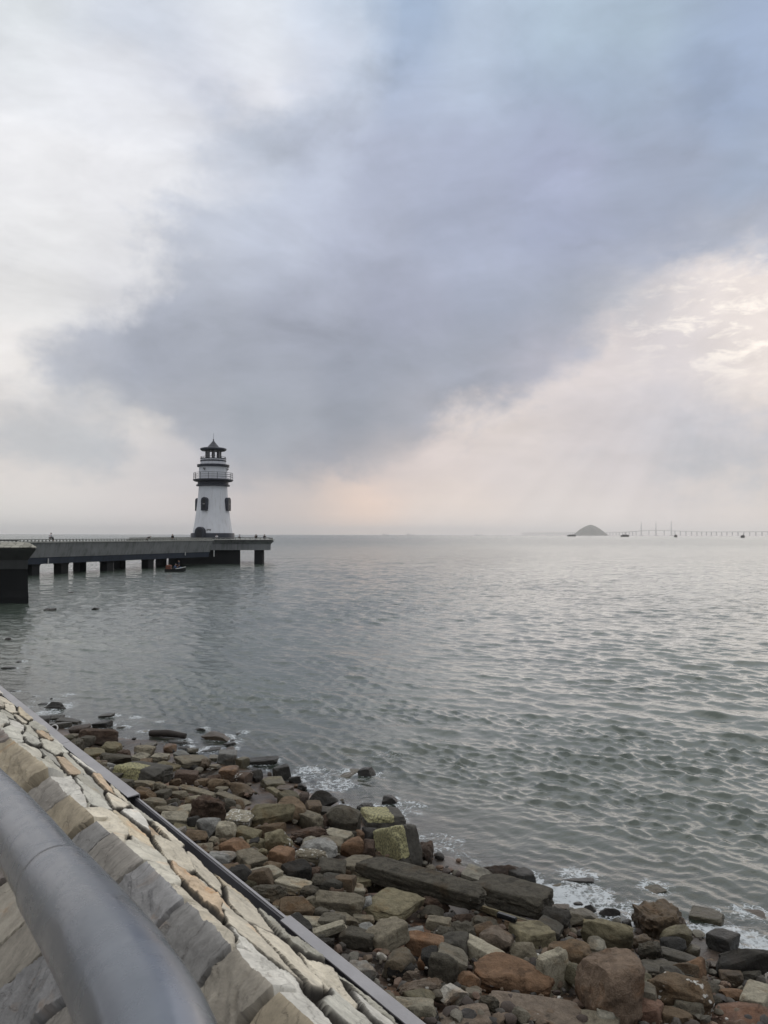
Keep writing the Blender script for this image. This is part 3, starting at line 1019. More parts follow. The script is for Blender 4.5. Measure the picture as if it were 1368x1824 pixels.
x_l = at_y(79, 972, 63.6)[0]
dl = x_l + 28.3
MB().loft([nring(-0.9, 4.40), nring(-1.05, 4.30), nring(0.0, 3.42), nring(0.0, 2.72), nring(0.3, 2.70)]).build('cornice', weathered('bastion_concrete', (0.075, 0.077, 0.075), 0.5, 0.8, (0.04, 0.04, 0.04)), near)
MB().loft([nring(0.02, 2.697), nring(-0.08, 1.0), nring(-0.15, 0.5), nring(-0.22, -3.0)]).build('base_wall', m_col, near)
m_pav2, t, out = new_mat('bastion_paving')
co = t.n('ShaderNodeTexCoord').outputs['Object']
vv = t.n('ShaderNodeTexVoronoi', {'Vector': co, 'Scale': 1.8})
ve = t.n('ShaderNodeTexVoronoi', {'Vector': co, 'Scale': 1.8}, feature='DISTANCE_TO_EDGE').outputs[0]
c = t.mix(t.map(ve, 0.0, 0.06, 1, 0), t.mix(vv.outputs['Color'], (0.24, 0.23, 0.19), (0.42, 0.40, 0.34)), (0.06, 0.06, 0.05))
b = t.n('ShaderNodeBsdfPrincipled', {'Base Color': c, 'Roughness': 0.85})
t.put(out.inputs[0], b)
MB().loft([nring(-1.12, 4.404), nring(-1.12, 4.47), nring(-0.2, 4.80), nring(0.6, 4.84)]).build('paved_slope', m_pav2, near)
mb = MB()
for z in (4.98,):
    mb.tube([(-60 - NO[0], 61.9 - NO[1], z), (-29.6 - NO[0], 64.8 - NO[1], z)], 0.045, 8)
for i in range(12):
    x = -59 + i * 2.65
    mb.box((x - NO[0], 62.0 + (x + 60) * 0.095 - NO[1], 4.88), (0.07, 0.07, 0.22))
mb.build('railing', simple('dark_rail', (0.03, 0.03, 0.03), 0.5), near)

# ------------------------------------------------------------------ lighthouse
m_lw, t, out = new_mat('lighthouse_white')
co = t.n('ShaderNodeTexCoord').outputs['Object']
st = t.noise(t.vmath('MULTIPLY', co, (2.2, 2.2, 0.16)), 1.2, 5, 0.6)
bl = t.noise(co, 0.35, 5, 0.6)
c = t.mix(t.map(st, 0.47, 0.8, 0, 0.55), (0.66, 0.67, 0.70), (0.40, 0.385, 0.36))
c = t.vmath('SCALE', c, t.map(bl, 0.3, 0.7, 0.93, 1.05, False))
b = t.n('ShaderNodeBsdfPrincipled', {'Base Color': c, 'Roughness': 0.65, 'Specular IOR Level': 0.3})
t.put(b.inputs['Normal'], t.bump(t.noise(co, 20, 4), 0.1, 0.02))
t.put(out.inputs[0], b)
m_ld = simple('lighthouse_navy', (0.028, 0.031, 0.042), 0.5, 0, 0.35, 1.2, 0.1, 8)
m_lr = simple('lighthouse_roof', (0.040, 0.043, 0.058), 0.45, 0.1, 0.3, 2.0)
m_lg = simple('lighthouse_grey', (0.20, 0.20, 0.20), 0.6, 0, 0.25, 1.0)
m_hole = simple('dark_opening', (0.012, 0.012, 0.015), 0.35)
YL = 158.5
LX = at_y(378.8, 960, YL)[0]
K = YL / F
zpx = lambda py: H + (952.0 - py) * K - 0.06
LZ = 4.35
lh = empty('lighthouse', (LX, YL, LZ))
tag(lh, 'white round lighthouse with navy bands, gallery and cone roof at the pier head', 'lighthouse')
zz = lambda zy: zpx(770 + zy / 7.6) - LZ            # heights measured on the photo, above the platform
MB().lathe([(4.27, -0.3), (4.27, zz(1372)), (4.18, zz(1362)), (3.6, zz(1361))], 64).build('plinth', m_ld, lh, 40)
body = []
for zy, r in ((1361, 3.88), (1300, 3.74), (1220, 3.55), (1130, 3.35), (1040, 3.18), (950, 3.03), (860, 2.90), (780, 2.81), (731, 2.77)):
    body.append((r, zz(zy)))
MB().lathe(body, 64).build('tower_wall', m_lw, lh, 40)
MB().lathe([(2.7, zz(730)), (3.30, zz(726)), (3.27, zz(708)), (3.0, zz(705)), (3.0, zz(668)), (3.3, zz(666))], 64).build('collar_band', m_ld, lh, 40)
MB().lathe([(2.9, zz(665.5)), (3.60, zz(664)), (3.92, zz(652)), (3.92, zz(637)), (2.7, zz(634))], 64).build('gallery', m_ld, lh, 40)
MB().lathe([(2.77, zz(633.5)), (2.77, zz(470))], 64).build('upper_wall', m_lw, lh, 40)
MB().lathe([(2.6, zz(469.5)), (3.14, zz(466)), (3.16, zz(437)), (2.5, zz(432))], 64).build('ring_cornice', m_ld, lh, 40)
MB().lathe([(2.48, zz(431.5)), (2.50, zz(396))], 64).build('drum_wall', m_lw, lh, 40)
MB().lathe([(2.4, zz(395.5)), (2.55, zz(394)), (2.55, zz(378)), (2.4, zz(376))], 64).build('ring_band', m_ld, lh, 40)
MB().lathe([(2.47, zz(375.5)), (2.47, zz(362))], 64).build('parapet', m_lw, lh, 40)
MB().lathe([(2.4, zz(361.5)), (2.55, zz(360)), (2.55, zz(352)), (1.0, zz(350))], 64).build('lantern_floor', m_ld, lh, 40)
for k in range(8):
    a = R(-90 + 18 + 45 * k)
    mb = MB()
    mb.box((1.40 * math.cos(a), 1.40 * math.sin(a), (zz(349.5) + zz(251)) / 2), (0.34, 0.30, zz(251) - zz(349.5)), a)
    mb.build('lantern_post', m_lg, lh)
MB().lathe([(0.22, zz(349)), (0.22, zz(320)), (0.36, zz(318)), (0.36, zz(285)), (0.2, zz(280))], 16).build('lamp', m_lg, lh, 40)
MB().lathe([(1.62, zz(250)), (2.30, zz(248)), (2.58, zz(232)), (2.58, zz(216)), (2.1, zz(206)), (1.24, zz(203)), (0.98, zz(180)), (0.55, zz(146)), (0.22, zz(118)), (0.06, zz(104))], 64).build('roof', m_lr, lh, 30)
mb = MB()
mb.tube([(0, 0, zz(108)), (0, 0, zz(92)), (0, 0, zz(80))], [0.10, 0.12, 0.03], 8)
mb.tube([(0, 0, zz(84)), (0.02, 0, zz(5))], [0.035, 0.02], 6)
mb.build('finial', m_ld, lh)


def ring_rail(r, z0, z1, n, bars, tr):
    mb = MB()
    for zb in bars:
        pts_ = [(r * math.cos(2 * math.pi * i / 48), r * math.sin(2 * math.pi * i / 48), zb) for i in range(49)]
        mb.tube(pts_, tr, 6)
    for i in range(n):
        a = 2 * math.pi * (i + 0.43) / n
        mb.tube([(r * math.cos(a), r * math.sin(a), z0), (r * math.cos(a), r * math.sin(a), z1)], tr * 1.15, 6)
    return mb


zA, zB_ = zz(636), zz(550)
ring_rail(3.80, zA, zB_, 14, [zB_, zA + (zB_ - zA) * 0.68, zA + (zB_ - zA) * 0.36], 0.036).build('gallery_railing', m_ld, lh)
zA, zB_ = zz(351), zz(331)
ring_rail(2.45, zA, zB_, 16, [zB_], 0.035).build('lantern_railing', m_ld, lh)


def arch(w, h, n=10):                        # arched outline in (x, z), base at z = 0
    r = w / 2
    return [(-r, 0)] + [(-r * math.cos(math.pi * i / n), h - r + r * math.sin(math.pi * i / n)) for i in range(n + 1)] + [(r, 0)]


def arch_block(outl, r0, r1, a, z):          # extrudes an outline along the radius at azimuth a
    ca, sa = math.cos(a), math.sin(a)
    return MB().loft([[(r * ca - x * sa, r * sa + x * ca, z + zv) for x, zv in outl] for r in (r0, r1)])


for k in range(4):
    a = R(-90 - 16.5 + 90 * k)
    zb = zz(1062)
    w, h = 1.30, zz(884) - zz(1062)
    fr = arch_block(arch(w, h), 2.7, 3.62, a, zb).build('window_frame', m_ld, lh)
    arch_block(arch(0.66, h - 0.56), 3.2, 3.625, a, zb + 0.26).build('opening', m_hole, fr)
    arch_block([(-0.24, 0), (-0.24, 0.20), (0.24, 0.20), (0.24, 0)], 3.3, 3.66, a, zb + h * 0.46).build('pale_sign', m_lg, fr)
    arch_block([(-0.35, 0), (-0.2, 0.22), (0.2, 0.22), (0.35, 0)], 2.9, 3.34, a, zb - 0.42).build('window_bracket', m_lw, lh)
a = R(-90 - 23)
dz = zz(1280) + 0.3
dr = arch_block(arch(2.06, dz), 3.3, 4.52, a, -0.3).build('door_surround', m_ld, lh)
arch_block(arch(1.30, dz - 0.42), 3.5, 4.525, a, -0.3).build('door_opening', m_hole, dr)
a2 = R(-90 + 0.5)
arch_block([(-0.42, 0), (-0.42, 0.5), (0.42, 0.5), (0.42, 0)], 3.6, 3.80, a2, zz(1342)).build('plaque', m_lg, lh)
for a, zy in ((R(-90 - 24), 500), (R(-4), 495)):
    mb = MB()
    ca, sa = math.cos(a), math.sin(a)
    mb.box((2.95 * ca, 2.95 * sa, zz(zy)), (0.34, 0.22, 0.26), a, 0.03)
    mb.box((2.80 * ca, 2.80 * sa, zz(zy) - 0.18), (0.2, 0.06, 0.3), a)
    mb.build('floodlight', m_lg, lh)

# ------------------------------------------------------------------ people
m_skin = simple('skin', (0.38, 0.22, 0.15), 0.6, 0, 0.1)
cloth = {k: simple('cloth_' + k, c, 0.85, 0, 0.2, 6) for k, c in dict(black=(0.012, 0.012, 0.014), white=(0.60, 0.60, 0.62), navy=(0.022, 0.030, 0.055), grey=(0.16, 0.17, 0.19), blue=(0.06, 0.11, 0.22), pale=(0.42, 0.43, 0.47)).items()}
m_hair = simple('hair', (0.010, 0.009, 0.009), 0.6)


def skin_mesh(chains, lvl=1):
    """chains: list of [(point, radius), ...]; chains that share a start point are joined into one skeleton"""
    vid, V, E, Rr = {}, [], [], []
    for ch in chains:
        prev = None
        for p, r in ch:
            key = tuple(round(c, 4) for c in p)
            if key not in vid:
                vid[key] = len(V); V.append(p); Rr.append(r)
            i = vid[key]
            if prev is not None and prev != i: E.append((prev, i))
            prev = i
    me = bpy.data.meshes.new('skeleton')
    me.from_pydata(V, E, [])
    ob = bpy.data.objects.new('skeleton', me)
    col.objects.link(ob)
    md = ob.modifiers.new('s', 'SKIN')
    for i, r in enumerate(Rr):
        me.skin_vertices[0].data[i].radius = (r, r)
        me.skin_vertices[0].data[i].use_root = (i == 0)
    sb = ob.modifiers.new('u', 'SUBSURF')
    sb.levels = lvl
    dg = bpy.context.evaluated_depsgraph_get()
    out_ = bpy.data.meshes.new_from_object(ob.evaluated_get(dg))
    bpy.data.objects.remove(ob)
    for p in out_.polygons: p.use_smooth = True
    return out_


def person(label, loc, face, pose, top, legs, hair='hair', hat=None, k=1.0):
    """pose: dict of joint positions (x right, y forward, z up)"""
    root = empty('person', loc, face)
    tag(root, label, 'person')
    J = {a: tuple(c * k for c in b) for a, b in pose.items()}
    mid = lambda a, b, f=0.5: tuple(a[i] + (b[i] - a[i]) * f for i in range(3))
    P, N, S = J['pelvis'], J['neck'], J['chest']
    hd = J['head']
    chains = [[(P, 0.13), (mid(P, S), 0.125), (S, 0.135), (N, 0.06), (mid(N, hd, 0.4), 0.06), (hd, 0.098), (tuple(hd[i] + (hd[i] - N[i]) * 0.42 for i in range(3)), 0.075)]]
    nose = (hd[0], hd[1] + 0.112, hd[2] - 0.02)
    chains.append([(hd, 0.098), (nose, 0.02)])
    for sd in ('l', 'r'):
        w = J['wrist_' + sd]; e = J['elbow_' + sd]
        chains.append([(S, 0.135), (J['shoulder_' + sd], 0.065), (e, 0.043), (w, 0.028)])
        dv = Vector(w) - Vector(e); dv.normalize()
        side = dv.cross(Vector((0.3, 0.9, 0.1))).normalized()
        palm = Vector(w) + dv * 0.06
        chains[-1].append((tuple(palm), 0.036))
        for f_, (o_, L_) in enumerate(((-0.033, 0.075), (-0.011, 0.09), (0.011, 0.085), (0.033, 0.065))):
            tip = palm + dv * L_ + side * o_ * 1.2
            chains.append([(tuple(palm), 0.036), (tuple(palm + dv * 0.045 + side * o_), 0.009), (tuple(tip), 0.007)])
        chains.append([(tuple(palm), 0.036), (tuple(palm + dv * 0.02 - side * 0.055), 0.010), (tuple(palm + dv * 0.06 - side * 0.065), 0.008)])
        chains.append([(P, 0.13), (J['hip_' + sd], 0.088), (J['knee_' + sd], 0.06), (J['ankle_' + sd], 0.042), (J['toe_' + sd], 0.035)])
    bd = link('body', skin_mesh(chains), m_skin, root)
    jk = [[(P, 0.15), (mid(P, S), 0.145), (S, 0.16), (mid(S, N, 0.75), 0.085)]]
    tr_ = [[(mid(P, S, 0.1), 0.145), (P, 0.148)]]
    for sd in ('l', 'r'):
        e, w = J['elbow_' + sd], J['wrist_' + sd]
        jk.append([(S, 0.16), (J['shoulder_' + sd], 0.083), (e, 0.058), (mid(e, w, 0.9), 0.044)])
        tr_.append([(P, 0.148), (J['hip_' + sd], 0.105), (J['knee_' + sd], 0.078), (mid(J['knee_' + sd], J['ankle_' + sd], 0.92), 0.06)])
    link('jacket', skin_mesh(jk), cloth[top], root)
    link('trousers', skin_mesh(tr_), cloth[legs], root)
    up = Vector(hd) - Vector(N); up.normalize()
    c0 = Vector(hd) + up * 0.035 - Vector((0, 0.02, 0))
    if hat:
        hm = skin_mesh([[(tuple(c0), 0.122), (tuple(c0 + up * 0.07), 0.09)]])
        link('hat', hm, cloth[hat], root)
    else:
        link('hair', skin_mesh([[(tuple(c0 - Vector((0, 0.03, 0.06))), 0.085), (tuple(c0), 0.113), (tuple(c0 + up * 0.05), 0.085)]]), m_hair, root)
    return root


STAND = dict(pelvis=(0, 0, .93), chest=(0, .0, 1.27), neck=(0, .01, 1.46), head=(0, .03, 1.60), shoulder_l=(-.19, 0, 1.38), shoulder_r=(.19, 0, 1.38), elbow_l=(-.24, -.02, 1.10), elbow_r=(.24, .05, 1.10),
             wrist_l=(-.22, .10, .88), wrist_r=(.14, .24, 1.02), hip_l=(-.09, 0, .90), hip_r=(.09, 0, .90), knee_l=(-.10, .03, .49), knee_r=(.10, .03, .49), ankle_l=(-.10, 0, .08), ankle_r=(.10, 0, .08), toe_l=(-.11, .14, .04), toe_r=(.11, .14, .04))
LEAN = dict(STAND, pelvis=(0, -.10, .92), chest=(0, .22, 1.12), neck=(0, .40, 1.23), head=(0, .52, 1.31), shoulder_l=(-.19, .31, 1.18), shoulder_r=(.19, .31, 1.18), elbow_l=(-.22, .40, .93), elbow_r=(.22, .40, .93),
            wrist_l=(-.16, .60, .90), wrist_r=(.16, .60, .90), hip_l=(-.09, -.08, .89), hip_r=(.09, -.08, .89))
SIT = dict(pelvis=(0, 0, .14), chest=(0, .07, .46), neck=(0, .15, .63), head=(0, .21, .76), shoulder_l=(-.19, .10, .56), shoulder_r=(.19, .10, .56), elbow_l=(-.23, .22, .34), elbow_r=(.23, .22, .34), wrist_l=(-.12, .42, .38), wrist_r=(.12, .42, .38),
           hip_l=(-.10, .06, .13), hip_r=(.10, .06, .13), knee_l=(-.12, .44, .22), knee_r=(.12, .44, .22), ankle_l=(-.12, .50, -.20), ankle_r=(.12, .50, -.20), toe_l=(-.12, .64, -.24), toe_r=(.12, .64, -.24))


def on_pier(px, s, z):
    tt = t_of(px, s)
    return (*w2(tt, s), z)


AX = math.atan2(PU[1], PU[0])                # along the pier, outward
person('person in a white top with dark hair crouching on the pier railing nearest the bastion', on_pier(88, 0.16, 4.83), AX - R(100), SIT, 'white', 'black')
person('person in black bending forward over the pier railing', on_pier(262, 1.3, 3.86), -R(70), LEAN, 'black', 'black', k=1.0)
person('person in black standing upright on the pier, left of the lighthouse', on_pier(307, 1.4, 3.86), R(150), STAND, 'black', 'black')
CROUCH = dict(SIT, pelvis=(0, 0, .26), chest=(0, .12, .58), neck=(0, .18, .76), head=(0, .22, .90), shoulder_l=(-.19, .13, .68), shoulder_r=(.19, .13, .68), elbow_l=(-.25, .30, .52), elbow_r=(.25, .30, .52), wrist_l=(-.14, .46, .50), wrist_r=(.14, .46, .50),
              hip_l=(-.10, .05, .25), hip_r=(.10, .05, .25), knee_l=(-.15, .36, .50), knee_r=(.15, .36, .50), ankle_l=(-.14, .14, .08), ankle_r=(.14, .14, .08), toe_l=(-.15, .28, .04), toe_r=(.15, .28, .04))
for px, y, fz, top, legs, ps, k_, lab in ((386.5, 148.2, 175, 'white', 'grey', CROUCH, .9, 'person in a white top crouching in front of the navy lighthouse plinth'), (427.5, 149.0, 170, 'pale', 'black', CROUCH, .95, 'person in a pale shirt squatting behind the platform railing, right of the lighthouse'),
                                     (457, 148.4, 160, 'black', 'black', CROUCH, 1.0, 'person in black sitting near the right end of the platform'), (469.5, 148.4, -60, 'black', 'grey', CROUCH, .98, 'person in dark clothes stooping at the right end of the platform railing')):
    person(lab, (at_y(px, 958, y)[0], y, 4.585), R(fz), ps, top, legs, k=k_)

# ------------------------------------------------------------------ boat under the pier
BY = 118.0
BXc = at_y(312.5, 1016, BY)
boat = empty('boat', (BXc[0], BY, 0))
tag(boat, 'small dark open boat carrying orange bundles beside the pier columns', 'boat')
secs = []
for x, w, zb, zt_ in ((-1.45, 0.62, -0.12, 0.42), (-0.8, 0.72, -0.15, 0.40), (0.2, 0.72, -0.15, 0.42), (0.95, 0.48, -0.10, 0.52), (1.5, 0.05, 0.1, 0.66)):
    secs.append([(x, -w, zt_), (x, -w * 0.72, zb), (x, w * 0.72, zb), (x, w, zt_), (x, w * 0.9, zt_), (x, w * 0.62, zb + 0.06), (x, -w * 0.62, zb + 0.06), (x, -w * 0.9, zt_)])
MB().loft(secs).build('hull', simple('boat_dark', (0.018, 0.020, 0.022), 0.5), boat, 40)
MB().tube([(0.2, -0.74, 0.45), (0.95, -0.50, 0.55), (1.5, -0.05, 0.69)], 0.05, 8).build('gunwale', m_white, boat)
MB().box((-0.2, 0, 0.22), (0.28, 1.1, 0.05)).build('bench', m_lg, boat)
m_or = simple('orange_plastic', (0.22, 0.085, 0.055), 0.6, 0, 0.35, 5)
for i, (x, z, sx_, lab) in enumerate(((-1.0, 0.42, 0.78, 'faded orange bundle at the bottom of the pile in the dark boat'), (-0.98, 0.80, 0.74, 'orange bundle on top of the pile in the dark boat'))):
    mb = MB()
    mb.box((0, 0, 0), (sx_, 0.9, 0.34), 0.05, 0.07)
    mb.box((0, 0, 0.0), (0.10, 0.93, 0.36), 0.05, 0.01)
    o = mb.build('orange_bundle', m_or, None, 40)
    o.location = (BXc[0] + x, BY, z)
    tag(o, lab, 'bundle', 'orange bundles in the boat')
person('person in navy standing at the far side of the dark boat, wearing a grey hat', (BXc[0] + 0.45, BY + 0.25, -0.02), R(100), STAND, 'navy', 'navy', hat='grey', k=1.0)
person('person in blue sitting in the middle of the dark boat, wearing a pale hat', (BXc[0] - 0.15, BY - 0.1, 0.30), R(-90), SIT, 'blue', 'navy', hat='pale', k=1.0)
o = MB().box((0, 0, 0), (0.72, 0.62, 0.34), 0.1, 0.12, 0.6).build('tarp_bundle', cloth['blue'], None, 40)
o.location = (BXc[0] + 0.78, BY - 0.12, 0.52)
tag(o, 'pale blue covered heap in the bow of the dark boat', 'bundle')

# ------------------------------------------------------------------ far island, bridge, markers, ships
m_isl, t, out = new_mat('island_scrub')
co = t.n('ShaderNodeTexCoord').outputs['Object']
f = t.noise(co, 0.035, 6, 0.65)
c = t.mix(t.map(f, 0.4, 0.6), (0.06, 0.07, 0.055), (0.12, 0.12, 0.095))
b = t.n('ShaderNodeBsdfPrincipled', {'Base Color': c, 'Roughness': 0.9})
t.put(out.inputs[0], b)
YI = 9500.0
Ki = YI / F
ic = at_y(1052, 953, YI)[0]
nth, nrad = 96, 40
V, = [[]]
prof_x = np.array([0, 0.08, 0.2, 0.35, 0.5, 0.68, 0.85, 1.0]); prof_z = np.array([1.0, 0.975, 0.90, 0.77, 0.61, 0.37, 0.13, -0.03])
ii, jj = np.meshgrid(np.linspace(0, 1, nrad), np.linspace(0, 2 * np.pi, nth), indexing='ij')
rad = 33 * Ki * (1 + 0.06 * np.sin(jj * 3 + 1) + 0.04 * np.sin(jj * 7))
ix, iy = ii * rad * np.cos(jj), ii * rad * np.sin(jj)
iz = np.interp(ii, prof_x, prof_z) * 19.5 * Ki + 2.2 * n2(ix * 0.05, iy * 0.05, 4, 12) * np.clip(ii * 6, 0, 1) * np.clip((1.02 - ii) * 5, 0, 1)
o = link('hill_island', np_mesh('hill_island', np.stack([ix.ravel(), iy.ravel(), iz.ravel()], 1), grid_faces(nrad, nth)), m_isl)
o.location = (ic, YI, 0)
tag(o, 'small cone shaped hill island on the hazy horizon', 'island', kind='structure')

m_far = simple('bridge_concrete', (0.50, 0.50, 0.50), 0.8)
bx = [(1480, 6700), (1368, 7500), (1303, 8000), (1238, 8600), (1142, 9400), (1060, 10600), (980, 12400), (930, 14000)]
bx = [(px, y * 1.3) for px, y in bx]
bp = [at_y(px, 950, y)[:2] for px, y in bx]
cum = np.cumsum([0] + [float(np.linalg.norm(np.array(a) - np.array(b2))) for a, b2 in zip(bp, bp[1:])])


def bridge_at(s): return np.array([np.interp(s, cum, [p[0] for p in bp]), np.interp(s, cum, [p[1] for p in bp])])


bo = bridge_at(2500)
br = empty('sea_bridge', (bo[0], bo[1], 0))
tag(br, 'very long hazy sea bridge with three tall pylons on the horizon', 'bridge')
st_, sp_ = float(0.0), None


def s_of(px):
    ss = np.linspace(0, cum[-1], 4000)
    q = np.array([bridge_at(s) for s in ss])
    x_, _ = project(np.column_stack([q, np.full(len(q), 40.0)]))
    return float(ss[np.argmin(abs(x_ - px))])


pyl = [s_of(p) for p in (1196, 1168.5, 1142.5)]


def deck_z(s):
    m_ = (pyl[0] + pyl[2]) / 2
    return 55 + 26 * math.exp(-((s - m_) / 650.0) ** 2)


secs = []
for i in range(121):
    s = cum[-1] * i / 120
    q = bridge_at(s); q2 = bridge_at(min(s + 20, cum[-1])) - bridge_at(max(s - 20, 0)); q2 = q2 / np.linalg.norm(q2)
    nn = np.array([-q2[1], q2[0]]) * 13
    z = deck_z(s)
    secs.append([(q[0] - nn[0] - bo[0], q[1] - nn[1] - bo[1], z), (q[0] + nn[0] - bo[0], q[1] + nn[1] - bo[1], z), (q[0] + nn[0] * .6 - bo[0], q[1] + nn[1] * .6 - bo[1], z - 6), (q[0] - nn[0] * .6 - bo[0], q[1] - nn[1] * .6 - bo[1], z - 6)])
MB().loft(secs).build('deck', m_far, br)
mb = MB()
s = 60.0
n_p = 0
while s < cum[-1]:
    if min(abs(s - p) for p in pyl) > 70:
        q = bridge_at(s)
        mb.box((q[0] - bo[0], q[1] - bo[1], (deck_z(s) - 6.2) / 2 - 1), (6.5, 13, deck_z(s) - 4.4), 0.5)
        n_p += 1
    s += 110
tag(mb.build('pier_row', m_far, br), kind='stuff')
for p in pyl:
    q = bridge_at(p)
    mb = MB()
    x, y = q[0] - bo[0], q[1] - bo[1]
    mb.tube([(x, y, -2), (x, y, 80), (x, y, 145), (x, y, 212)], [9.5, 8, 6.5, 4], 8)
    mb.box((x, y, 2.4), (46, 30, 9), 0.4)
    mb.build('pylon', m_far, br)

m_blk = simple('marker_dark', (0.012, 0.012, 0.013), 0.8)
for px, yb, w, h, lab in ((1113, 2700, 13.5, 4.2, 'wide dark mooring platform with thin masts, right of the island'), (1203.5, 2300, 5.2, 4.4, 'small dark mooring block below the right bridge pylon'), (1323, 1900, 6.6, 5.0, 'dark mooring block farthest right on the horizon'), (1018, 3300, 14.0, 3.4, 'low dark rocky platform at the left foot of the island')):
    k = yb / F
    x = at_y(px, 953, yb)[0]
    mb = MB()
    W_ = w * k
    hh = H * 0 + h * k
    mb.box((0, 0, hh * 0.55 - 1), (W_ * 0.48, W_ * 0.5, hh * 1.1), 0.2, 0.3)
    mb.box((-W_ * 0.25, 0, hh * 0.45 - 1), (W_ * 0.5, W_ * 0.45, hh * 0.85), 0, 0.3)
    mb.box((W_ * 0.27, W_ * .05, hh * 0.5 - 1), (W_ * 0.46, W_ * 0.4, hh * 0.95), 0.1, 0.3)
    o = empty('mooring_platform', (x, yb, 0))
    tag(o, lab, 'mooring platform', 'dark platforms standing in the far water')
    mb.build('block', m_blk, o)
    mb = MB()
    for dx in ((0.0, 0.16) if w > 10 and px > 1050 else (0.1,)):
        mb.tube([(dx * W_, 0, hh * 0.8), (dx * W_, 0, hh * (2.2 if w > 10 and px > 1050 else 1.4))], 0.35, 6)
    mb.build('mast', m_blk, o)

m_ship = simple('ship_grey', (0.22, 0.22, 0.23), 0.7)
for px, L, D, lab in ((687, 11, 14000, 'faint short ship on the horizon, right of the lighthouse'), (731.5, 14, 15000, 'faint long ship on the horizon left of the start of the bridge'), (853, 14, 17000, 'faintest ship on the horizon at the far left end of the bridge')):
    k = D / F
    x = at_y(px, 951, D)[0]
    o = empty('cargo_ship', (x, D, 0))
    tag(o, lab, 'ship', 'ships on the horizon')
    l = L * k / 2
    MB().loft([[(s * l, -7, -1), (s * l, 7, -1), (s * l * 1.04, 8, 9), (s * l * 1.04, -8, 9)] for s in (-1, 1)]).build('hull', m_ship, o)
    mb = MB()
    mb.box((-l * 0.7, 0, 17), (l * 0.35, 12, 15.8))
    mb.tube([(-l * .6, 0, 24), (-l * .6, 0, 31)], 2.0, 8)
    mb.tube([(l * .5, 0, 9), (l * .5, 0, 20)], 1.2, 6)
    mb.build('superstructure', m_ship, o)
# ------------------------------------------------------------------ shore rocks
m_rock, t, out = new_mat('shore_rock')
oi = t.n('ShaderNodeObjectInfo')
tc = t.n('ShaderNodeTexCoord').outputs['Object']
ofs = t.vmath('SCALE', (37.0, 17.0, 53.0), oi.outputs['Random'])
co = t.vmath('ADD', tc, ofs)
big = t.noise(co, 2.6, 5, 0.6, 0.4)
med = t.noise(co, 11, 6, 0.66, 0.3)
fin = t.noise(co, 75, 4, 0.7)
c = t.vmath('SCALE', oi.outputs['Color'], t.map(med, 0.3, 0.7, 0.62, 1.30, False))
c = t.vmath('SCALE', c, t.map(fin, 0.3, 0.7, 0.72, 1.26, False))
c = t.mix(t.map(big, 0.52, 0.68, 0, 0.6), c, t.vmath('MULTIPLY', c, (0.80, 0.60, 0.42)))
c = t.mix(t.map(t.noise(t.vmath('ADD', co, (9, 9, 9)), 3.6, 5, 0.65, 0.5), 0.54, 0.66, 0, 0.65), c, t.vmath('MULTIPLY', c, (0.34, 0.33, 0.31)))
gp = t.n('ShaderNodeNewGeometry').outputs['Position']
gz = t.n('ShaderNodeSeparateXYZ', {0: gp}).outputs[2]
tide = t.map(t.math('ADD', gz, t.math('MULTIPLY', t.math('SUBTRACT', t.noise(gp, 3, 4, 0.6), 0.5), 0.5)), 0.06, 0.50, 1.0, 0.0)
c = t.mix(t.math('MULTIPLY', tide, 0.78), c, t.vmath('MULTIPLY', c, (0.26, 0.25, 0.20)))
bn = t.n('ShaderNodeTexVoronoi', {'Vector': co, 'Scale': 24.0, 'Randomness': 1.0})
bmask = t.math('MULTIPLY', t.map(bn.outputs['Distance'], 0.42, 0.54, 1.0, 0.0), t.map(t.n('ShaderNodeSeparateColor', {0: bn.outputs['Color']}).outputs[0], 0.50, 0.54))
bpat = t.map(t.noise(t.vmath('ADD', co, (3, 1, 7)), 4.2, 4, 0.6), t.math('SUBTRACT', 0.74, t.math('MULTIPLY', oi.outputs['Alpha'], 0.34)), t.math('SUBTRACT', 0.80, t.math('MULTIPLY', oi.outputs['Alpha'], 0.30)))
bm_ = t.math('MULTIPLY', bmask, bpat)
c = t.mix(bm_, c, (0.66, 0.65, 0.60))
b = t.n('ShaderNodeBsdfPrincipled', {'Base Color': c, 'Roughness': t.map(tide, 0, 1, 0.85, 0.38, False), 'Specular IOR Level': t.map(tide, 0, 1, 0.25, 0.5, False)})
hh = t.math('ADD', t.math('ADD', t.math('MULTIPLY', med, 0.8), t.math('MULTIPLY', fin, 0.28)), t.math('MULTIPLY', bm_, 0.25))
t.put(b.inputs['Normal'], t.bump(hh, 1.0, 0.05))
t.put(out.inputs[0], b)

# dark concrete with a crust of yellow green lichen
m_lich, t, out = new_mat('lichen_concrete')
tc = t.n('ShaderNodeTexCoord').outputs['Object']
med = t.noise(tc, 9, 6, 0.66)
fin = t.noise(tc, 70, 4, 0.7)
c = t.vmath('SCALE', (0.060, 0.056, 0.046), t.map(med, 0.3, 0.7, 0.6, 1.35, False))
la = t.n('ShaderNodeAttribute', attribute_name='lichen').outputs['Fac']
lm = t.map(t.math('ADD', la, t.math('MULTIPLY', t.math('SUBTRACT', t.noise(tc, 7, 6, 0.7, 0.4), 0.5), 0.9)), 0.42, 0.50)
lc = t.mix(t.map(t.noise(tc, 26, 5, 0.7), 0.35, 0.65), (0.10, 0.095, 0.055), (0.43, 0.405, 0.21))
c = t.mix(t.math('MULTIPLY', lm, 0.95), c, lc)
b = t.n('ShaderNodeBsdfPrincipled', {'Base Color': c, 'Roughness': 0.85})
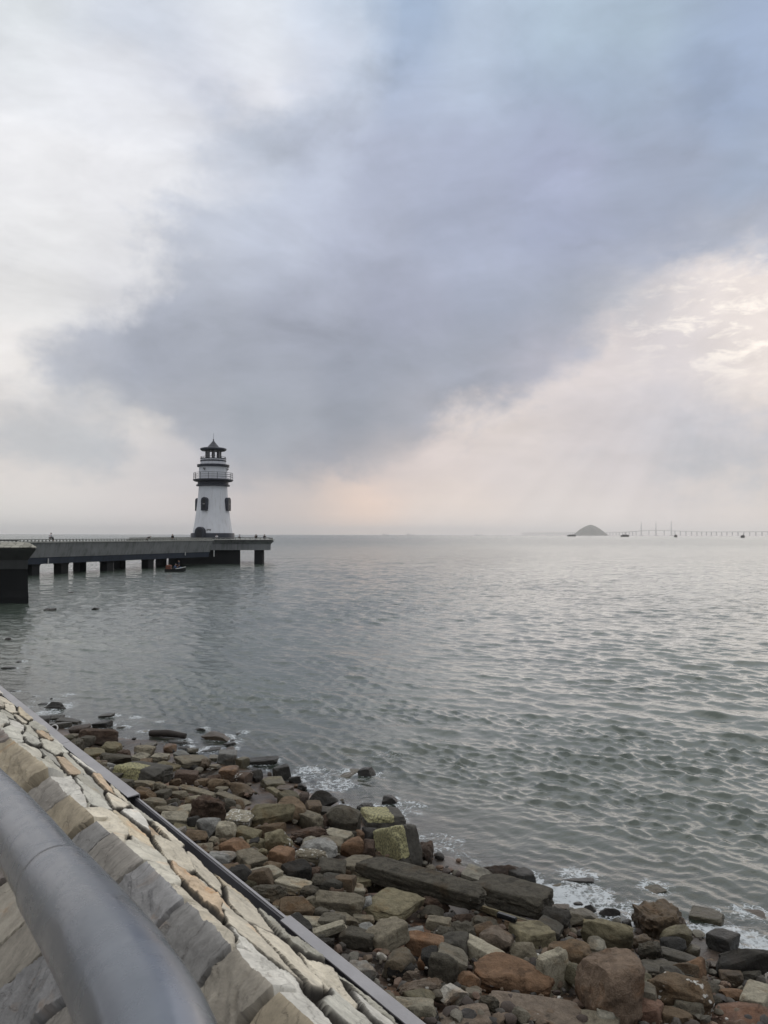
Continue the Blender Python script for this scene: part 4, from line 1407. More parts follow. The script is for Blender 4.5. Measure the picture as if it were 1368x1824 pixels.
t.put(b.inputs['Normal'], t.bump(t.math('ADD', t.math('ADD', med, t.math('MULTIPLY', fin, 0.35)), t.math('MULTIPLY', lm, 0.4)), 0.8, 0.03))
t.put(out.inputs[0], b)

_cube = {}


def cube_grid(n):
    if n in _cube: return _cube[n]
    bm = bmesh.new()
    bmesh.ops.create_cube(bm, size=2.0)
    bmesh.ops.subdivide_edges(bm, edges=bm.edges[:], cuts=n - 1, use_grid_fill=True)
    V = np.array([v.co[:] for v in bm.verts])
    bm.verts.index_update()
    Fq = np.array([[v.index for v in f.verts] for f in bm.faces])
    bm.free()
    _cube[n] = (V, Fq)
    return _cube[n]


KIND = {   # superellipsoid power, corner jitter, plane cuts (count, min, max), noise, default share of the top face, ruggedness
    'block': (12, 0.15, (4, 0.86, 1.10), 0.042, 0.45),
    'slab': (11, 0.15, (4, 0.88, 1.12), 0.042, 0.55),
    'angular': (6, 0.20, (11, 0.55, 0.92), 0.045, 0.40),
    'boulder': (4.2, 0.18, (11, 0.64, 0.94), 0.070, 0.38),
    'crag': (4.0, 0.24, (6, 0.62, 0.95), 0.17, 0.35),
    'peak': (3.0, 0.15, (7, 0.60, 0.95), 0.09, 0.30),
}


def rock_shape(kind, seed, n):
    pw, jit, (nc_, c0, c1_), nz, _ = KIND[kind]
    V, Fq = cube_grid(n)
    g = np.random.default_rng(seed)
    s = (np.abs(V) ** pw).sum(1) ** (1 / pw)
    P = V / s[:, None]
    # skewed corners
    off = g.uniform(-jit, jit, (2, 2, 2, 3))
    u = (P + 1) / 2
    D = 0
    for i in (0, 1):
        for j in (0, 1):
            for k in (0, 1):
                w = (u[:, 0] if i else 1 - u[:, 0]) * (u[:, 1] if j else 1 - u[:, 1]) * (u[:, 2] if k else 1 - u[:, 2])
                D = D + w[:, None] * off[i, j, k]
    P = P + D
    if kind == 'peak':
        k = np.clip((P[:, 2] + 0.8) / 1.9, 0, 1)
        P[:, :2] *= (1 - 0.72 * k)[:, None]
        P[:, 0] += 0.25 * k * g.uniform(-1, 1)
    for _ in range(nc_):
        nn = g.normal(size=3)
        if kind in ('block', 'slab'): nn = np.sign(nn) * (0.45 + np.abs(nn) * 0.4)
        nn /= np.linalg.norm(nn)
        mx = (P @ nn).max()
        d = mx * g.uniform(c0, c1_) if kind not in ('block', 'slab') else mx * g.uniform(0.80, 0.97)
        e = P @ nn - d
        P = P - np.clip(e, 0, None)[:, None] * nn * 0.96
    q = P * 1.5 + g.uniform(0, 90, 3)
    nrm = P / (np.linalg.norm(P, axis=1)[:, None] + 1e-6)
    f = fbm(q * (1.4 if nz < 0.1 else 1.8), 4, seed % 997, 0.55)
    if kind == 'crag': f = f * 0.6 + 0.6 * (0.5 - np.abs(vnoise(q * 2.3, 3))) + 0.35 * vnoise(q * 5.5, 8)
    P = P + nrm * (f * nz)[:, None]
    P = P + nrm * (0.022 * vnoise(q * 3.6, 6) + 0.013 * vnoise(q * 8, 5))[:, None]
    return P, Fq


COL = dict(g=(.165, .150, .115), gl=(.265, .25, .20), gd=(.075, .070, .057), b=(.120, .090, .060), r=(.165, .105, .066), rd=(.075, .054, .042),
           bl=(.20, .205, .20), ol=(.150, .136, .090), bk=(.034, .032, .028), pk=(.175, .112, .084), mv=(.150, .124, .100), gb=(.140, .106, .080), gw=(.40, .39, .36))
ZO = dict(A=(40, 1220, 5.262), B=(200, 1300, 5.262), C=(300, 1450, 5.262), D=(440, 1350, 4.024), E=(480, 1560, 4.275), F=(760, 1520, 4.275), G=(1040, 1560, 4.171), S=(0, 0, 1))
GROUP = {'block': 'squared stone blocks on the shore', 'slab': 'flat slabs on the shore', 'angular': 'broken angular rocks on the shore', 'boulder': 'boulders on the shore', 'crag': 'crusted ragged rocks on the shore', 'peak': 'pointed rocks on the shore'}
NAME = {'block': 'stone_block', 'slab': 'stone_slab', 'angular': 'broken_rock', 'boulder': 'boulder', 'crag': 'crusted_rock', 'peak': 'pointed_rock'}
PLACED = []
RK = []


def rk(z, x0, y0, x1, y1, kind, c, label, **o):
    ox, oy, k = ZO[z]
    RK.append((ox + x0 / k, oy + y0 / k, ox + x1 / k, oy + y1 / k, kind, c, label, o))


def hit_ground(px, py):
    d = ray(px, py)
    z = 0.4
    for _ in range(14):
        s = (z - H) / d[2]
        g = ground1(d[0] * s, d[1] * s)
        z = 0.5 * z + 0.5 * max(g, -0.06)
    return np.array([d[0] * s, d[1] * s, z])


def fit_rock(i, row):
    x0, y0, x1, y1, kind, c, label, o = row
    w, h = x1 - x0, y1 - y0
    base = hit_ground((x0 + x1) / 2, y1 - 0.02 * h)
    dep = math.hypot(base[1], base[0] * 0.0) + 0.0
    mp = base[1] / F
    e = math.atan2(H - base[2], base[1])
    wm, hm = w * mp, h * mp / math.cos(e) * 1.0
    tf = o.get('tf', KIND[kind][4])
    sl_ = o.get('sl', 0.0)
    yaw = R(o['yaw']) if 'yaw' in o else (-math.atan(sl_ / math.sin(e)) if sl_ else R(random.Random(i * 7 + 1).uniform(-22, 22)))
    if sl_:
        hm = max(0.25 * hm, hm - wm * abs(sl_))
    L = min(max(tf * hm / math.sin(e), (0.30 if sl_ else 0.45) * (wm if not sl_ else hm * 2)), 1.5 * wm)
    c_h = max((1 - tf) * hm / math.cos(e), 0.06)
    a = wm / 2 / max(0.35, abs(math.cos(yaw))) if sl_ else wm / 2
    half = np.array([a, L / 2, c_h / 2 * 1.12])
    n = 9 if w < 28 else (13 if w < 60 else (18 if w < 110 else 26))
    P, Fq = rock_shape(kind, o.get('seed', 100 + i * 13), n)
    g = random.Random(i * 5 + 2)
    rx, ry = R(o.get('tx', g.uniform(-7, 7))), R(o.get('ty', g.uniform(-8, 8)))
    M = np.array(Matrix.Rotation(yaw, 3, 'Z') @ Matrix.Rotation(ry, 3, 'Y') @ Matrix.Rotation(rx, 3, 'X'))
    cen = base + np.array([0, L / 2, c_h / 2 * 0.94])
    for it in range(6):
        Q = (P * half) @ M.T + cen
        qx, qy = project(Q)
        a0, a1, b0, b1 = qx.min(), qx.max(), qy.min(), qy.max()
        hw, hh_ = a1 - a0, (b1 - b0)
        fx, fy = w * 1.10 / hw, h * 1.20 / hh_
        if sl_: half = half * np.array([fx, 0.5 + 0.5 * fy, 0.5 + 0.5 * fy])
        else: half = half * np.array([fx, math.sqrt(fx * fy) if fy < 1 else 1.0, fy])
        half = np.maximum(half, 0.03)
        Q = (P * half) @ M.T + cen
        qx, qy = project(Q)
        mpy = cen[1] / F
        cen = cen + np.array([((x0 + x1) / 2 - (qx.min() + qx.max()) / 2) * mpy, 0, 0])
        dy = y0 - qy.min()                     # keep the top edge
        cen[2] += -dy * mpy * 0.9
    gz_ = ground1(cen[0], cen[1])
    lowest = ((P * half) @ M.T + cen)[:, 2].min()
    return P, Fq, half, M, cen, lowest - gz_


# far end by the gutter
rk('A',150,165,240,215,'crag','bk','small black rock in the water touching the left side of the pointed black rock')
rk('A',205,158,405,245,'peak','bk','large pointed black rock in the water near the far end of the gutter')
rk('A',55,255,345,300,'slab','gd','long flat dark ledge at the gutter, farthest of the shore slabs')
rk('A',110,285,262,385,'block','bk','black wet block jammed against the far end of the gutter')
rk('A',255,275,392,345,'boulder','gd','round grey brown boulder behind the long rounded dark slab')
rk('A',310,300,548,372,'slab','gd','long rounded dark slab at the water near the far gutter',tf=.35)
rk('A',255,345,452,405,'slab','gd','dark sloping slab beside the white pipe loop',sl=.12)
rk('A',440,362,652,455,'boulder','rd','brown wet hump just left of the stubby black stone at the water')
rk('A',655,330,842,420,'block','bk','stubby black barnacled stone above the large dark log shaped boulder',tf=.25)
rk('A',535,405,885,548,'boulder','rd','large log shaped dark brown boulder at the water on the far left',tf=.3)
rk('A',710,262,862,326,'angular','gd','lone dark rock in the water above the stubby black stone')
rk('A',880,388,976,426,'boulder','gd','small dark stone in the water right of the log shaped boulder')
rk('A',1030,425,1182,475,'slab','gl','pale flat stone awash left of the driftwood pole')
rk('A',400,455,542,525,'slab','g','pale topped slab leaning behind the black crag near the far gutter')
rk('A',530,470,684,592,'angular','gd','grey angular rock under the log shaped boulder')
rk('A',425,490,575,632,'crag','gd','dark crag pressed against the gutter below the white pipe loop')
rk('A',730,528,935,655,'boulder','ol','moss tinted olive boulder behind the flat topped tan block')
rk('A',890,600,1015,696,'crag','rd','small dark reddish crag between the mossy boulder and pale wedge')
rk('A',570,585,768,702,'block','ol','flat topped tan block near the gutter in front of the log shaped boulder',tf=.6,yaw=20)
rk('A',730,632,1025,735,'boulder','gd','long low grey brown boulder behind the mossy slab')
rk('A',630,700,738,772,'boulder','g','small rounded grey stone by the gutter left of the mossy slab')
rk('A',725,720,802,770,'angular','g','small wedge shaped grey stone left of the mossy slab, farther one')
rk('A',780,725,872,778,'angular','bl','small blue grey stone touching the back corner of the mossy slab')
rk('A',770,768,862,842,'slab','bl','flat blue grey plate at the left end of the mossy slab')
rk('A',690,760,802,832,'crag','bk','black wet stone in the gap by the gutter left of the mossy slab')
rk('B',8,290,548,498,'slab','gd','long dark slab with a patch of yellow green moss',lich=1,tf=.45,sl=.12)
rk('A',770,820,942,882,'slab','gd','thin dark slab under the left end of the mossy slab')
rk('A',820,872,1045,962,'block','gd','dark square block by the gutter in front of the mossy slab')
# far left stones standing in the water
rk('A',245,120,292,152,'peak','bk','small black peaked stone behind the pointed black rock')
rk('A',60,105,132,135,'boulder','bk','low black stone awash far left beyond the gutter end')
rk('A',335,98,452,117,'slab','bk','thin black streak of rock awash behind the pointed black rock')
rk('A',52,165,92,183,'boulder','bk','tiny black stone awash left of the small black rock')
rk('A',405,170,456,195,'boulder','bk','tiny dark stone awash right of the pointed black rock')
rk('A',0,210,42,240,'boulder','bk','black stone touching the gutter at its far end')
rk('A',960,310,1088,336,'slab','bk','low black stone awash far right of the stubby black stone')
rk('A',1215,345,1292,378,'boulder','bk','tiny black stone awash behind the pale flat stone')
rk('A',1025,490,1068,516,'boulder','bk','tiny black stone in the foam below the pale flat stone')
rk('S',78,1083,100,1090,'boulder','bk','black stone awash near the bastion, between bastion and shore')
rk('S',162,1082,177,1087,'boulder','bk','thin dark stone awash right of the bastion')
rk('S',120,1054,131,1058,'boulder','bk','dark stone awash nearest to the pier columns')
rk('S',8,1135,21,1142,'peak','bk','black peaked stone in the water at the left edge under the bastion')
rk('S',0,1187,28,1195,'boulder','bk','long black stone in the water at the left edge of the view')
rk('S',27,1176,39,1183,'boulder','bk','small black stone behind the long black stone at the left edge')
rk('S',14,1230,30,1237,'boulder','bk','black stone in the water just behind the far gutter end')
rk('S',0,1236,5,1242,'boulder','bk','tiny black stone at the left edge touching the gutter end')
# along the waterline, upper middle
rk('B',845,12,1108,120,'angular','b','big rusty brown wedge standing alone in the water past the driftwood pole',tf=.3)
rk('B',765,-22,872,28,'boulder','bk','black stone in the water behind the rusty brown wedge')
rk('B',1155,25,1245,60,'boulder','bk','small black stone in the water right of the rusty brown wedge')
rk('B',1090,85,1162,132,'boulder','bk','small black stone at the right foot of the rusty brown wedge')
rk('B',1045,113,1155,165,'slab','bk','black slab tilted in the water below the rusty brown wedge',sl=.25)
rk('B',1060,150,1146,222,'angular','b','small brown wedge at the head of the flat wet pavement slab')
rk('B',810,155,1012,228,'block','bk','dark wet block at the waterline left of the small brown wedge')
rk('B',480,125,602,212,'angular','r','rust red stone standing below the driftwood pole')
rk('B',500,88,742,148,'crag','bk','dark weedy mound under the driftwood pole')
rk('B',600,150,722,196,'crag','bk','black stone right of the rust red stone')
rk('B',185,208,352,298,'block','gl','pale grey block behind the mossy slab, left one',yaw=-18)
rk('B',210,140,402,238,'angular','g','grey pointed rock behind the pale grey blocks')
rk('B',285,115,418,168,'slab','g','thin grey slab at the waterline left of the rust red stone')
rk('B',255,265,374,332,'block','b','small tan block leaning on the back of the mossy slab')
rk('B',360,213,538,292,'block','gl','pale grey block behind the mossy slab, right one')
rk('B',368,290,632,402,'slab','ol','smooth tan slab tilted at the right end of the mossy slab',sl=.22,tf=.7)
rk('B',575,190,714,258,'angular','bl','bluish wet slab below the rust red stone')
rk('B',700,165,806,226,'angular','g','grey rounded stone right of the bluish wet slab')
rk('B',617,226,852,282,'slab','gd','dark slab behind the long narrow slab')
rk('B',590,232,912,348,'slab','g','long narrow grey slab rising to the right, near the waterline',sl=-.24,tf=.45)
rk('B',905,230,992,292,'block','gl','small pale cube left of the flat wet pavement slab')
rk('B',912,320,1012,362,'slab','gl','small pale flat stone below the small pale cube')
rk('B',985,180,1164,338,'slab','bl','flat wet pavement slab running into the water',tf=.88,yaw=8)
rk('B',998,330,1184,462,'block','r','orange brown block in front of the flat wet pavement slab',tf=.5)
rk('B',1160,248,1284,368,'block','ol','dark olive block at the left end of the black beam stump',tf=.3,yaw=-30)
rk('S',434,1346,494,1368,'block','bk','black barnacled beam stump at the waterline',tf=.3)
rk('B',795,265,908,368,'boulder','b','round brown stone in front of the long narrow grey slab')
rk('B',768,345,852,412,'boulder','g','small grey cobble under the round brown stone')
rk('B',685,325,802,368,'boulder','bk','dark low stone left of the small grey cobble')
rk('B',583,370,804,494,'block','rd','reddish brown speckled block right of the mossy slab end')
rk('B',873,415,1014,492,'boulder','rd','reddish cobble left of the orange brown block')
rk('B',770,450,912,528,'block','b','brown block below the reddish cobble')
rk('B',900,455,1104,562,'boulder','b','dark brown rounded boulder below the orange brown block')
rk('B',1145,393,1314,522,'angular','rd','dark angular rock with pale flecks right of the orange brown block',al=.4)
rk('B',1103,488,1314,614,'angular','b','tan brown angular rock in the middle of the far pile',tf=.5)
rk('B',535,455,642,528,'angular','b','small brown wedge left of the long grey green slab')
# left side by the gutter
rk('B',163,470,394,562,'boulder','g','grey weathered boulder in front of the dark square block')
rk('B',330,483,504,572,'crag','g','ragged grey rock with white spots behind the brown stone by the gutter',al=.35)
rk('B',185,528,404,642,'boulder','b','dark brown boulder by the gutter below the ragged grey rock')
rk('B',390,550,554,642,'block','gd','dark block right of the dark brown boulder by the gutter')
rk('B',500,520,642,572,'slab','g','thin grey slab left of the long grey green slab')
rk('B',633,508,972,622,'slab','g','long grey green slab in the middle of the far pile',sl=.16,tf=.45)
rk('B',545,568,732,642,'angular','g','grey wedge in front of the long grey green slab')
rk('B',500,640,638,712,'boulder','gd','dark stone right of the rounded grey boulder by the gutter')
rk('B',958,528,1084,614,'angular','g','grey wedge at the right end of the long grey green slab')
rk('B',983,558,1294,692,'slab','g','big tilted grey slab right of the oyster crusted boulder',sl=.28,tf=.6)
rk('B',250,630,498,784,'boulder','g','rounded grey boulder right beside the gutter')
rk('B',128,568,228,652,'boulder','g','small grey stone squeezed between gutter and dark brown boulder')
rk('B',683,608,848,702,'boulder','g','grey stone behind the left side of the oyster crusted boulder')
rk('B',740,603,1052,872,'crag','rd','large round dark boulder crusted with oysters',tf=.3,al=.22,n=26)
rk('B',403,700,638,812,'angular','g','grey angular stone in front of the rounded grey boulder')
rk('B',608,693,778,832,'block','gl','pale olive block touching the left side of the oyster crusted boulder')
rk('B',448,760,708,898,'block','gl','pale grey block with a flat top below the grey angular stone',tf=.5)
rk('B',1028,638,1154,752,'boulder','gd','dark stone right of the oyster crusted boulder')
rk('B',1140,648,1244,742,'boulder','b','brown cobble above the white barnacle block')
rk('D',-5,325,330,492,'boulder','ol','large smooth dark olive rock right of the white barnacle block',tf=.4)
rk('B',1040,738,1354,894,'block','gl','pale block dotted with a bright cluster of white barnacles',al=1.0,tf=.6,yaw=-12)
rk('B',798,820,1012,1002,'angular','bl','blue grey rock with a peaked top below the oyster crusted boulder',tf=.3)
rk('B',968,850,1158,1034,'boulder','gl','pale grey rounded rock in front of the white barnacle block',tf=.35)
rk('B',573,900,692,1022,'angular','bl','dark blue grey stone touching the gutter')
rk('B',560,868,834,972,'slab','ol','olive slab behind the peaked blue grey rock')
rk('C',160,148,362,278,'angular','b','brown cube like stone left of the small cobbles by the gutter')
rk('C',603,103,868,248,'block','ol','box shaped olive block in front of the white barnacle block',tf=.45,yaw=-14)
# centre
rk('C',812,78,1094,228,'angular','b','dark brown ridged rock behind the olive barnacled dome',tf=.3)
rk('C',733,225,918,334,'block','ol','low olive block left of the olive barnacled dome')
rk('C',898,138,1162,348,'boulder','ol','olive dome shaped boulder with white barnacles on its shoulder',al=.62,tf=.3)
rk('C',470,218,754,388,'angular','r','rust brown flat topped rock in front of the box shaped olive block',tf=.5)
rk('C',378,205,478,302,'boulder','g','small grey cobble below the peaked blue grey rock')
rk('C',473,222,558,292,'boulder','b','small brown stone left of the rust brown flat topped rock')
rk('C',192,265,412,378,'slab','g','flat grey slab touching the gutter by the brown cobble',tf=.65)
rk('C',400,298,472,364,'boulder','b','little brown cobble at the end of the flat grey slab by the gutter')
rk('C',345,343,628,484,'angular','bl','blue grey rock with white flecks beside the open gutter',al=.5,tf=.55)
rk('C',613,313,922,514,'block','g','square grey block with one corner toward the viewer and a white spot',yaw=40,tf=.62)
rk('C',923,293,1178,508,'block','r','brown cube shaped block in front of the olive barnacled dome',yaw=-15,tf=.42)
rk('D',388,568,638,714,'boulder','bl','smooth blue grey boulder near the middle of the pile',tf=.4)
rk('D',338,648,578,762,'crag','g','low stone covered in white barnacles under the smooth blue grey boulder',al=1.0)
rk('C',463,463,774,564,'slab','b','brown slab below the blue grey rock by the gutter')
rk('C',613,528,864,694,'boulder','g','grey rounded block left of the pale faceted block')
rk('C',768,473,1064,668,'block','gl','pale faceted grey block in front of the brown cube',yaw=35,tf=.5)
rk('C',1008,573,1334,738,'block','gl','pale wide block with a light flat top, right of the pale faceted block',tf=.5,yaw=-10)
rk('C',828,318,924,394,'boulder','ol','small olive stone between square grey block and brown cube')
rk('C',888,438,1064,584,'boulder','b','brown stone under the right side of the brown cube')
rk('D',243,738,458,852,'crag','rd','dark red weedy rock behind the pale wide block')
rk('C',758,653,1094,854,'crag','gd','ragged dark rock below the pale faceted block',al=.15)
rk('C',980,798,1144,904,'boulder','b','small brown dome left of the warm brown wedge')
rk('C',1038,768,1358,974,'angular','b','warm brown wedge shaped rock close to the metal gutter',tf=.35)
rk('C',838,778,948,862,'angular','bl','small blue grey stone by the gutter near the small brown dome')
rk('C',912,853,1044,954,'angular','g','pale grey stone touching the gutter beside the warm brown wedge')
rk('C',818,733,894,794,'boulder','r','little red stone under the ragged dark rock')
# waterline, middle
rk('D',188,40,314,164,'block','bk','black wet block at the waterline left of the shell bed',tf=.3)
rk('D',300,68,524,152,'slab','ol','flat shell covered bed awash right of the black wet block',al=.6,tf=.8)
rk('D',655,75,804,162,'slab','ol','flat shell covered rock awash offshore',al=.6,tf=.7)
rk('D',798,65,922,160,'angular','bk','black angular rock at the right of the offshore shell rock',tf=.3)
rk('D',363,180,428,234,'boulder','bk','small black cobble in the foam above the black pyramid rock')
rk('D',580,195,704,226,'slab','bk','low dark stone awash behind the black pyramid rock')
rk('D',103,130,274,228,'block','ol','olive tan block pointing to the water, left of the small black cobble',yaw=25)
rk('D',143,205,294,294,'slab','ol','narrow olive slab sloping down to the right below the olive tan block',sl=.45)
rk('D',208,193,328,258,'slab','b','brown shelly slab beside the narrow olive slab',al=.3)
rk('D',300,128,388,182,'boulder','bk','black cobble under the shell bed')
rk('D',22,80,112,168,'boulder','bk','black cobble in white foam left of the olive tan block')
rk('D',178,272,418,434,'boulder','b','big warm brown boulder behind the dark olive rock',tf=.5)
rk('D',362,238,442,348,'boulder','rd','red brown upright stone left of the black pyramid rock')
rk('D',433,228,648,362,'peak','bk','black pyramid shaped rock at the waterline')
rk('D',408,338,614,414,'slab','gd','dark slab in front of the black pyramid rock')
rk('D',328,368,548,508,'block','g','diamond shaped brown block with barnacles, centre of the waterline',yaw=42,tf=.62,al=.5)
rk('D',578,333,814,524,'boulder','gd','large smooth dark dome left of the upper lichen block',tf=.25)
rk('D',533,398,592,504,'boulder','rd','narrow reddish stone between diamond block and dark dome')
rk('D',788,318,914,392,'crag','bk','black crag in foam behind the upper lichen block')
rk('D',968,263,1082,354,'angular','bk','black jagged stone standing behind the upper lichen block',tf=.3)
rk('D',813,348,1138,520,'block','gd','upper dark concrete block topped with yellow lichen',lich=2,tf=.55,yaw=12,n=26)
rk('D',918,473,1244,772,'slab','gd','lower tilted concrete slab with a yellow green lichen patch',lich=3,tf=.55,yaw=24,tx=-24,n=26)
rk('D',1208,588,1334,754,'crag','rd','dark red weedy rock at the water end of the lower lichen slab')
rk('D',318,488,574,604,'crag','rd','dark red crusted rock below the diamond shaped block')
rk('D',548,498,758,604,'block','gl','pale grey block above the smooth blue grey boulder',sl=.18,tf=.5)
rk('D',523,555,684,668,'block','g','speckled grey brown block behind the smooth blue grey boulder')
rk('D',673,558,838,704,'angular','r','rust brown pyramid stone right of the smooth blue grey boulder',tf=.3)
rk('D',783,513,884,604,'angular','r','rusty upright stone left of the lower lichen slab')
rk('D',828,578,918,712,'boulder','rd','reddish brown stone wedged at the left edge of the lower lichen slab')
rk('D',698,508,834,564,'slab','gd','dark flat stone below the large smooth dark dome')
rk('D',498,710,704,864,'block','gd','dark grey block left of the tilted block on the beam end')
rk('D',658,693,908,854,'block','g','grey tilted block resting at the left end of the dark beam',yaw=-30,tf=.6)
rk('S',642,1526,856,1610,'slab','gd','long dark concrete beam lying below the lichen slabs',sl=.26,tf=.42,beam=1,n=26)
rk('S',846,1556,980,1628,'slab','gd','second dark concrete beam continuing to the foam',sl=.30,tf=.5,beam=1)
rk('D',573,833,694,948,'block','g','grey block in shade below the dark grey block')
rk('D',458,828,594,944,'crag','gd','dark crag right of the pale wide block')
rk('D',353,778,524,854,'crag','rd','red weedy stone above the pale wide block')
rk('D',378,908,514,1002,'crag','gd','ragged stone below the pale wide block')
rk('D',688,838,884,936,'block','ol','olive block stacked behind the pale cracked block')
rk('D',668,893,844,994,'block','gl','pale cracked block resting on the blue grey stump')
rk('D',863,843,1074,948,'boulder','gd','shelly rounded boulder below the dark beam',al=.55)
rk('D',1028,923,1278,1014,'crag','rd','shelly brown rock right of the shelly rounded boulder',al=.4)
# lower middle
rk('E',333,105,714,298,'block','g','large rectangular speckled block in the lower middle',tf=.28,yaw=-5,n=20)
rk('E',735,85,1158,344,'slab','ol','large flat olive slab tilted to the right',sl=.30,tf=.72,n=22)
rk('E',1163,138,1366,278,'crag','rd','shelly ragged boulder right of the large flat olive slab',al=.5)
rk('E',700,150,784,298,'angular','bl','blue grey stump at the right end of the large rectangular block',tf=.2)
rk('E',268,153,354,240,'angular','g','pale grey wedge behind the warm brown wedge')
rk('E',323,233,468,348,'boulder','gd','dark rounded stone under the large rectangular block')
rk('E',78,300,394,398,'slab','gl','pale slab near the gutter below the warm brown wedge')
rk('E',448,270,674,404,'angular','g','grey pointed stone below the large rectangular block',tf=.35)
rk('E',638,288,794,384,'block','g','grey block under the blue grey stump')
rk('E',203,333,574,488,'slab','gl','long pale slab rising to the right beside the gutter',sl=-.20,tf=.35)
rk('E',543,378,820,555,'slab','gd','dark brown slab sloping down to the sand',sl=.35,tf=.4)
rk('E',658,353,790,454,'angular','bl','bluish stone above the dark brown sloping slab')
rk('E',753,308,1034,594,'slab','g','grey leaning slab propped above the red brick piece',sl=.62,tf=.55)
rk('E',818,320,1009,414,'block','g','grey block behind the grey leaning slab')
rk('E',998,378,1174,454,'slab','bl','blue grey flat stone behind the orange brown cube')
rk('E',1043,413,1320,624,'block','r','orange brown cube with a cracked face on the sand',tf=.35,yaw=-12,n=20)
rk('F',-5,468,184,594,'block','g','grey block right of the blue grey flat stone')
rk('E',1138,220,1324,314,'angular','gd','dark stone at the right tip of the large flat olive slab')
rk('E',555,638,804,870,'angular','bl','blue grey faceted rock standing on the sand by the gutter',tf=.35,n=18)
rk('E',788,550,864,594,'boulder','pk','small red brick piece on the sand')
rk('E',813,580,894,640,'boulder','gw','small whitish cobble on the sand beside the red brick piece')
rk('E',1010,703,1139,800,'crag','mv','small mauve grey stone on the sand')
rk('E',998,773,1344,940,'crag','mv','speckled brown low rock behind the rectangular concrete block',al=.4,n=20)
rk('F',18,748,234,990,'boulder','gd','round dark boulder right of the sand patch',tf=.25)
rk('E',1128,608,1224,704,'boulder','r','small rusty stone left of the round dark boulder')
rk('E',824,913,1254,1124,'block','gl','rectangular concrete block on the sand at the bottom',tf=.20,yaw=-3,tx=0,ty=0,n=20)
rk('E',368,468,494,564,'crag','bk','dark stone in the shade under the long pale slab')
rk('F',63,548,219,694,'crag','gd','dark shelly stone right of the orange brown cube',al=.4)
# lower right
rk('F',438,262,634,399,'block','ol','olive block resting on the second dark beam',yaw=-20)
rk('F',288,356,912,539,'slab','ol','long olive slab in front of the second dark beam',sl=.20,tf=.30)
rk('F',413,85,704,254,'boulder','rd','wet brown boulder behind the second dark beam',tf=.3)
rk('F',638,103,814,289,'slab','bk','black tilted slab in foam right of the wet brown boulder',sl=.7,tf=.4)
rk('F',283,115,374,174,'angular','r','small rusty stone at the water behind the dark beams')
rk('F',953,163,1278,252,'slab','bk','flat black rock awash behind the pale olive slab in foam')
rk('F',963,225,1214,348,'block','ol','pale olive slab in white foam',tf=.6)
rk('F',343,468,549,624,'crag','gd','crusted stone above the pale square block, right one',al=.3)
rk('F',188,508,374,704,'crag','gd','crusted stone above the pale square block, left one',al=.2)
rk('F',183,458,354,534,'crag','rd','low crusted stone in front of the long olive slab',al=.2)
rk('F',598,488,754,594,'boulder','b','brown cobble under the right end of the long olive slab')
rk('F',408,545,654,754,'boulder','mv','mauve grey boulder behind the pale square block')
rk('F',638,508,974,724,'block','ol','olive block with a pale top left of the weedy gap',yaw=22,tf=.5)
rk('F',228,603,604,924,'block','gl','pale square concrete block tilted toward the viewer',yaw=32,tf=.68,n=22)
rk('F',633,673,844,814,'angular','g','grey flat stone behind the large rust orange boulder')
rk('F',838,708,1089,1074,'block','gl','pale narrow block leaning between the two biggest boulders',yaw=-52,tf=.5,al=.3,n=20)
rk('F',933,648,1254,884,'boulder','b','brown boulder behind the pale narrow leaning block',tf=.4)
rk('F',383,748,949,1069,'boulder','r','large rust orange boulder in the lower middle',tf=.5,n=30)
rk('F',93,690,239,794,'boulder','mv','small mauve stone above the round dark boulder')
rk('F',243,893,404,1049,'boulder','r','smooth rusty cobble left of the large rust orange boulder')
rk('F',78,985,314,1149,'angular','gw','white edged broken stone on the sand left of the rusty cobble',tf=.5)
rk('F',93,1138,509,1350,'slab','mv','flat brown grey slab at the bottom, right of the rectangular concrete block',tf=.7,n=20)
rk('F',503,1043,1194,1310,'slab','mv','very large flat brown slab in front of the rust orange boulder',tf=.75,n=26)
rk('F',740,1150,1440,1400,'slab','g','low grey slab under the very large flat brown slab',tf=.8,n=22)
rk('G',-45,528,434,1115,'boulder','gb','giant brown boulder with a dark hollow at its foot',tf=.40,n=34,al=.15)
rk('F',878,400,1094,624,'crag','bk','dark weedy heap in the gap behind the olive brown boulder')
rk('F',1078,413,1334,544,'angular','g','grey rock at the waterline right of the weedy gap')
rk('F',1118,368,1194,424,'boulder','bk','small black cobble behind the grey waterline rock, left one')
rk('F',1185,388,1294,459,'peak','bk','small black peaked stone behind the grey waterline rock')
rk('G',-10,316,356,540,'boulder','ol','wide olive brown boulder behind the giant brown boulder',tf=.35,n=22)
rk('F',398,1078,549,1194,'crag','gd','small dark stone left of the very large flat brown slab')
rk('F',948,383,1084,444,'slab','b','brown flat stone in the foam above the weedy gap')
rk('G',368,63,604,167,'block','ol','green topped block standing in the water, upper right',tf=.55)
rk('G',368,168,754,480,'crag','b','ragged brown rock arching over a black hollow',tf=.4,n=26)
rk('G',573,358,804,549,'boulder','ol','dark olive boulder leaning on the ragged arching rock',tf=.3)
rk('G',783,218,1034,398,'block','ol','olive brown block tilted in the water on the right',yaw=-30,tf=.5)
rk('G',918,388,1149,574,'slab','bk','dark slab washed by foam in front of the tilted olive brown block',sl=.5,tf=.5)
rk('G',978,538,1400,765,'boulder','bk','large black double humped rock at the right edge',tf=.3)
rk('G',1070,238,1372,388,'slab','b','flat brown rock awash at the upper right edge',tf=.7)
rk('G',103,238,264,318,'peak','bk','small black peaked rock behind the wide olive brown boulder')
rk('G',348,428,504,524,'boulder','b','brown low stone left of the hollow of the arching rock')
rk('G',408,483,579,644,'crag','gd','ragged dark stone right of the giant boulder, upper')
